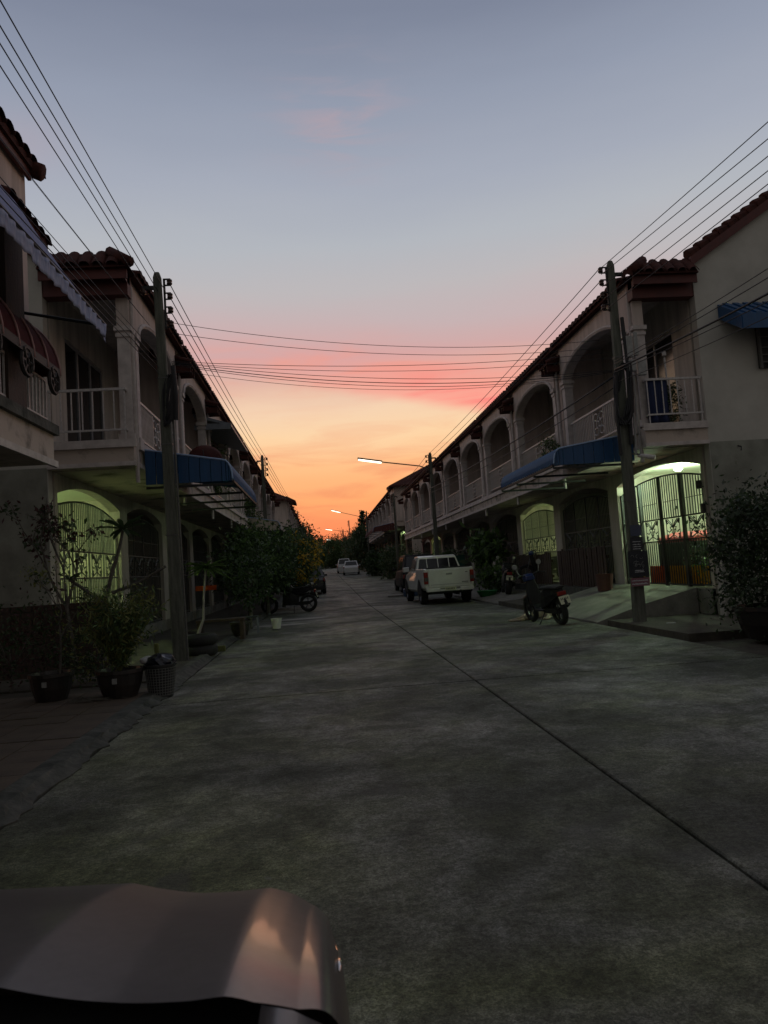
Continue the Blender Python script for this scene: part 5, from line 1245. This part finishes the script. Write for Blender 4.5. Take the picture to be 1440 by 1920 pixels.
# motorbikes
def bike(loc, rz, lean, label, body='bike_black', accent='blue_paint', big=False, plate='plate'):
    P = empty('motorcycle', loc, label, 'motorcycle', None, rz); P.rotation_euler = (0, lean, rz); k = 1.12 if big else 1.0
    def wh(y, r, w):
        m = MB(); n = 24
        m.lathe([(r*.68,-w*.42),(r*.86,-w*.5),(r*.96,-w*.34),(r,0),(r*.96,w*.34),(r*.86,w*.5),(r*.68,w*.42),(r*.68,-w*.42)], n, (0,0,0), 'x'); t = m.build('wheel', 'rubber', P, (0,y,r), smooth=False)
        m = MB(); m.tube([(0, r*.67*math.cos(a), r*.67*math.sin(a)) for a in [i*2*PI/18 for i in range(19)]], .014, 5)
        for j in range(5): a = j*2*PI/5; m.tube([(0,.03*math.cos(a),.03*math.sin(a)),(0,r*.66*math.cos(a+.2),r*.66*math.sin(a+.2))], .018, 5)
        m.lathe([(0,-.05),(.045,-.05),(.045,.05),(0,.05)], 10, (0,0,0), 'x'); m.build('rim', 'rim', t)
    r = .28*k; wb_ = 1.24*k
    wh(0, r, .17*k if big else .12); wh(wb_, r, .12*k if big else .10)
    # bodywork by loft
    def blob(secs, mt, name, bev=.015):
        m = MB(); m.loft([[(-a,y,z0),(-a*1.05,y,(z0+z1)/2),(-a*.8,y,z1),(a*.8,y,z1),(a*1.05,y,(z0+z1)/2),(a,y,z0)] for (y,a,z0,z1) in secs]); return m.build(name, mt, P, bevel=bev)
    if big:
        blob([(-.18,.04,.80,.86),(.05,.10,.68,.84),(.35,.12,.60,.80),(.55,.11,.62,.80)], body, 'tail_fairing')
        blob([(.50,.10,.74,.84),(.62,.15,.72,.98),(.85,.16,.74,1.02),(1.05,.10,.78,.96)], body, 'fuel_tank')
        blob([(.35,.13,.30,.60),(.60,.16,.26,.70),(.85,.15,.28,.66)], 'black_iron', 'engine')
        blob([(-.15,.08,.86,.90),(.15,.11,.83,.89),(.5,.10,.80,.86)], 'rubber', 'seat')
        blob([(1.05,.10,.78,1.02),(1.22,.09,.82,1.08),(1.30,.05,.86,.98)], body, 'headlight_cowl')
    else:
        blob([(-.26,.05,.62,.72),(-.05,.12,.52,.74),(.25,.14,.40,.74),(.45,.12,.34,.66),(.52,.10,.30,.50)], body, 'rear_body')
        blob([(-.24,.09,.735,.78),(.10,.13,.74,.80),(.42,.12,.72,.78),(.52,.08,.70,.74)], 'rubber', 'seat')
        blob([(.44,.12,.27,.33),(.80,.12,.27,.33),(.90,.11,.30,.42)], body, 'floor_board')
        m = MB(); m.loft([[(-.13,.86,.34),(.13,.86,.34),(.10,.98,.36),(-.10,.98,.36)],[(-.16,.92,.62),(.16,.92,.62),(.10,1.06,.62),(-.10,1.06,.62)],[(-.10,.97,.90),(.10,.97,.90),(.09,1.10,.86),(-.09,1.10,.86)]]); m.build('leg_shield', body, P, bevel=.02)
        blob([(.94,.10,.90,1.0),(1.02,.13,.88,1.04),(1.12,.07,.88,.98)], accent, 'headlight_cowl')
        blob([(wb_-.26,.06,.44,.50),(wb_-.05,.07,.54,.60),(wb_+.2,.05,.44,.52)], body, 'front_mudguard')
    m = MB(); m.tube([(0,wb_,r),(0,wb_-.20,.86*k)], .028, 8); m.tube([(-.07,wb_,r),(-.07,wb_-.2,.82*k)], .022, 6); m.tube([(.07,wb_,r),(.07,wb_-.2,.82*k)], .022, 6); m.build('fork', 'rim', P)
    hz = (1.04 if big else 1.02); hy = wb_-.24
    m = MB(); m.tube([(-.34,hy-.12,hz-.02),(-.22,hy-.04,hz+.02),(0,hy,hz-.03),(.22,hy-.04,hz+.02),(.34,hy-.12,hz-.02)], .014, 6); m.build('handlebar', 'black_iron', P)
    for s_ in (-1,1):
        m = MB(); m.tube([(s_*.22,hy-.04,hz+.02),(s_*.27,hy-.02,hz+.17)], .007, 5); m.lathe([(0,-.012),(.05,-.012),(.058,0),(.05,.012),(0,.012)], 14, (s_*.28,hy-.02,hz+.21), 'y'); m.build('mirror', 'grey_box', P)
    m = MB(); m.tube([(.13,.0,.30),(.14,-.2,.36),(.13,.45,.26)][::-1] if False else [(.13,.5,.26),(.14,.1,.28),(.14,-.16,.40)], [.02,.035,.045], 8); m.build('exhaust', 'black_iron', P)
    m = MB(); m.tube([(0,0,r),(.0,.5,.34)], .035, 6); m.box(-.09,.09,-.06,.5,r-.04,r+.06); m.build('swingarm', 'black_iron', P)
    m = MB(); m.box(-.09,.09,-.27,-.22,.60*k,.68*k); m.build('tail_light', 'tail_red', P, bevel=.01)
    pz = .44*k; 
    m = MB(); m.hexa([(-.11,-.36,pz),(.11,-.36,pz),(.11,-.352,pz),(-.11,-.352,pz),(-.11,-.30,pz+.15),(.11,-.30,pz+.15),(.11,-.292,pz+.15),(-.11,-.292,pz+.15)]); pt = m.build('number_plate', plate, P)
    m = MB()
    for j in range(5): m.hexa([(-.085+j*.036,-.338,pz+.080),(-.073+j*.036,-.338,pz+.080),(-.073+j*.036,-.325,pz+.080),(-.085+j*.036,-.325,pz+.080),(-.078+j*.036,-.318,pz+.120),(-.066+j*.036,-.318,pz+.120),(-.066+j*.036,-.305,pz+.120),(-.078+j*.036,-.305,pz+.120)])
    m.box(-.04,.03,-.345,-.335,pz+.04,pz+.055); m.build('characters', 'ink', pt)
    m = MB(); m.tube([(0,-.10,.60*k),(0,-.30,.50*k),(0,-.36,.40*k)], [.07,.05,.04], 6); m.build('rear_mudguard', 'rubber', P)
    m = MB(); m.tube([(-.06,.5,.25),(-.26,.46,.0 if lean == 0 else .03)], .012, 6); m.build('side_stand', 'black_iron', P)
    return P
bike((4.62, 14.45, 0), R(10.5), R(-9), 'blue and black scooter leaning on its stand at the right apron')
bike((6.15, 24.8, .17), R(-8), R(6), 'dark motorcycle parked by the second board fence', big=True)
bike((-.55, 26.2, 0), R(78), R(0), 'black sport motorcycle side-on under the flowering shrub at left', big=True)
bike((7.95, 24.2, .56), R(75), R(0), 'dark motorcycle inside the yellow-green carport')

# dog lying on its side
def skin_obj(name, verts, edges, radii, mt, parent=None, sub=2):
    bm = bmesh.new(); sk = bm.verts.layers.skin.verify(); vs = []
    for v, r_ in zip(verts, radii):
        b = bm.verts.new(v); b[sk].radius = (r_, r_) if not isinstance(r_, tuple) else r_; vs.append(b)
    vs[0][sk].use_root = True
    for a, b in edges: bm.edges.new((vs[a], vs[b]))
    me = bpy.data.meshes.new(name); bm.to_mesh(me); bm.free(); me.materials.append(MATS[mt]); o = bpy.data.objects.new(name, me); COL.objects.link(o)
    o.modifiers.new('skin', 'SKIN').use_smooth_shade = True; s_ = o.modifiers.new('sub', 'SUBSURF'); s_.levels = sub; s_.render_levels = sub
    if parent: o.parent = parent
    return o
dg = empty('dog', (4.48, 16.15, 0), 'pale brown dog asleep on its side on the road behind the scooter', 'dog', rz=R(0))
V = [(0,0,.12),(.18,.02,.13),(.34,.03,.12),(.44,.04,.13),(.55,.02,.09),(.64,-.01,.06),(-.12,.0,.10),
     (-.17,-.10,.07),(-.34,-.12,.05),(-.46,-.05,.03),(-.54,-.07,.02),(-.14,-.02,.05),(-.30,-.22,.03),(-.44,-.16,.025),(-.52,-.18,.02),
     (.36,-.12,.06),(.26,-.24,.04),(.14,-.26,.025),(.38,-.08,.04),(.33,-.24,.03),(.20,-.31,.025),
     (-.22,.08,.06),(-.34,.16,.03),(-.44,.16,.02)]
Rr = [.12,.125,.115,.075,.068,.035,.10,.065,.032,.022,.02,.06,.03,.021,.02,.045,.026,.02,.045,.026,.02,.022,.016,.01]
Ed = [(0,1),(1,2),(2,3),(3,4),(4,5),(0,6),(6,7),(7,8),(8,9),(9,10),(6,11),(11,12),(12,13),(13,14),(2,15),(15,16),(16,17),(2,18),(18,19),(19,20),(6,21),(21,22),(22,23)]
skin_obj('body', V, Ed, Rr, 'dog_fur', dg)
for s_ in (0,.05):
    m = MB(); m.add([(.50,.05+s_*.4,.14),(.55,.05+s_*.4,.13),(.53,.09+s_,.20-s_),(.52,.06+s_,.13)], [(0,1,2),(0,2,3),(1,3,2)]); m.build('ear', 'dog_fur', dg)

# ------------------------------------------------------------------ the car the photographer stands beside
fc = empty('parked_car', (-.85, -1.0, 0), 'glossy grey-brown car at the bottom left, only its bonnet corner in view', 'car')
OX, OY = .85, 1.0            # world = local + (-.85,-1.0)
def hood_z(X, t):            # X world (mirrored about -0.85), t 0 cowl .. 1 nose
    x = X if X > -.85 else -1.7-X
    if x < -.335: h = .0
    elif x < -.22: s_ = (x+.335)/.115; h = -.013*(1-(1-s_)**1.7)
    elif x < -.118: s_ = (x+.22)/.102; h = -.013+.012*s_**1.5
    elif x < -.100: h = -.001+.001*math.sin((x+.118)/.018*PI)
    elif x < -.045: s_ = (x+.100)/.055; h = -.001-.016*s_**1.3
    else: s_ = (x+.045)/.033; h = -.017-.004*s_-.012*s_**4
    base = .975-.03*t-.088*t**2-.012*max(0,(t-.9)/.1)**2.4
    return base+h+.02*min(1, abs(x+.85)/.85*0)
def hood_nose(X):
    x = X if X > -.85 else -1.7-X
    pts = [(-.85,1.36),(-.57,1.345),(-.33,1.315),(-.20,1.275),(-.12,1.245),(-.07,1.225),(-.04,1.200),(-.022,1.165),(-.012,1.09)]
    for (a, ya), (b, yb) in zip(pts[:-1], pts[1:]):
        if x <= b: return ya+(yb-ya)*(x-a)/(b-a)
    return pts[-1][1]
def cowl(X):
    x = X if X > -.85 else -1.7-X
    return float(np.interp(x, [-.85,-.5,-.327,-.221,-.143,-.084,.005], [.84,.805,.776,.752,.724,.708,.718]))
XS = np.concatenate([np.linspace(-1.688,-1.4,24), np.linspace(-1.38,-.40,20), np.linspace(-.38,-.09,44), np.linspace(-.086,-.012,26)])
def body_grid(xs, tmax=1, dark=False):
    m = MB(); nt_ = 40; Vv = []
    for X in xs:
        yc, yn = cowl(X), hood_nose(X)
        for j in range(nt_+1):
            t = j/nt_; Vv.append((X+OX, yc+(yn-yc)*t+OY, hood_z(X, t)))
    n = nt_+1; F = [(i*n+j,(i+1)*n+j,(i+1)*n+j+1,i*n+j+1) for i in range(len(xs)-1) for j in range(nt_)]
    m.add(Vv, F); return m
m = body_grid([x for x in XS if True]); o = m.build('bonnet', 'taupe_paint', fc, smooth=True)
# front and side skin below the bonnet edge
def skirt():
    m = MB(); path = []
    for j in range(40, -1, -1): pass
    edge = [(-.012, cowl(.0)+(hood_nose(-.012)-cowl(0))*j/14, hood_z(-.012, j/14)) for j in range(15)] + [(X, hood_nose(X), hood_z(X,1)) for X in XS[::-1]] + [(-1.688, cowl(0)+(hood_nose(-.012)-cowl(0))*j/14, hood_z(-.012, j/14)) for j in range(14,-1,-1)]
    out = []
    for (x, y, z) in edge:
        c = Vector((-.85, .2, 0)); d = Vector((x, y, 0))-c; d.z = 0
        nx_ = Vector((x+.85, 0 if abs(x+.85) > .84 else 1.0, 0)).normalized() if abs(x+.85) > .80 else Vector((0,1,0))
        out.append([(x+OX, y+OY, z), (x+nx_.x*.010+OX, y+nx_.y*.012+OY, z-.02), (x+nx_.x*.018+OX, y+nx_.y*.035+OY, z-.09), (x+nx_.x*.03+OX, y+nx_.y*.07+OY, z-.28), (x+nx_.x*.03+OX, y+nx_.y*.09+OY, .28)])
    m.loft(out, closed=False); return m
skirt().build('front_body', 'taupe_paint', fc, smooth=True)
m = MB(); m.loft([[(1.70+.16-.0-1.005+.0+.0*y, y, .28),(.0,y,.28),(.0,y,.9),(.85,y,.93)] for y in (-1.6,1.6)])
# cabin sides, doors and windscreen of the car behind the bonnet
m = MB(); m.loft([sect(y, .88, .25, z, .93) for y, z in ((-2.4,.85),(-2.0,.93),(0,.93),(1.56,.90))]); m.build('side_body', 'taupe_paint', fc, bevel=.03)
m = MB(); m.hexa([(-.76,1.50,.90),(.72,1.50,.90),(.54,.75,1.40),(-.56,.75,1.40),(-.76,1.52,.92),(.72,1.52,.92),(.54,.77,1.42),(-.56,.77,1.42)]); m.build('windscreen', 'glass', fc)
m = MB(); m.box(-.80,.762,1.46,1.86,.88,.925); m.build('cowl_panel', 'rubber', fc)
m = MB(); m.loft([[(.772,y,.86),(.772,y,.968),(.80,y,.960),(.828,y,.944),(.840,y,.92),(.85,y,.80)] for y in (1.2, 1.708)], closed=False); m.build('fender_top', 'taupe_paint', fc, smooth=True)
m = MB(); m.loft([[(-.56,.77,1.40),(.54,.77,1.40),(.54,.77,1.43),(-.56,.77,1.43)],[(-.58,0,1.46),(.50,0,1.46),(.50,0,1.49),(-.58,0,1.49)],[(-.55,-1.6,1.42),(.50,-1.6,1.42),(.50,-1.6,1.45),(-.55,-1.6,1.45)]]); m.build('roof', 'taupe_paint', fc)
m = MB(); m.tube([(-.5,1.66,.938),(.1,1.70,.938),(.55,1.655,.938)], .009, 6); m.build('wiper', 'rubber', fc)
m = MB(); m.tube([(-.012+.85+.004, y_+1.0, hood_z(-.013, min(1, (y_-.71)/.38))-.006) for y_ in (.86,.92,.98,1.04,1.09)]+[(.85-.022, 2.17, hood_z(-.02,1)-.008), (.85-.045, 2.203, hood_z(-.045,1)-.008)], [.001,.0035,.004,.004,.004,.003,.001], 8); m.build('edge_trim', 'chrome', fc, smooth=True)
hlt = MB(); hlt.loft([[(.835,1.98,.82),(.850,1.98,.79),(.852,1.98,.72),(.83,1.98,.74)],[(.825,2.12,.79),(.842,2.13,.76),(.842,2.13,.68),(.82,2.12,.70)],[(.77,2.22,.765),(.78,2.235,.74),(.78,2.24,.66),(.76,2.21,.68)]]); hlt.build('headlight', 'lens', fc, smooth=True)
for s_ in (-1,1):
    for yy_ in (-1.55, 1.75): wheel(fc, (s_*.72, yy_, .31), .31, .2)
m = MB(); m.box(.870,.885,-1.0,1.5,.60,.64); m.build('side_trim', 'rubber', fc)
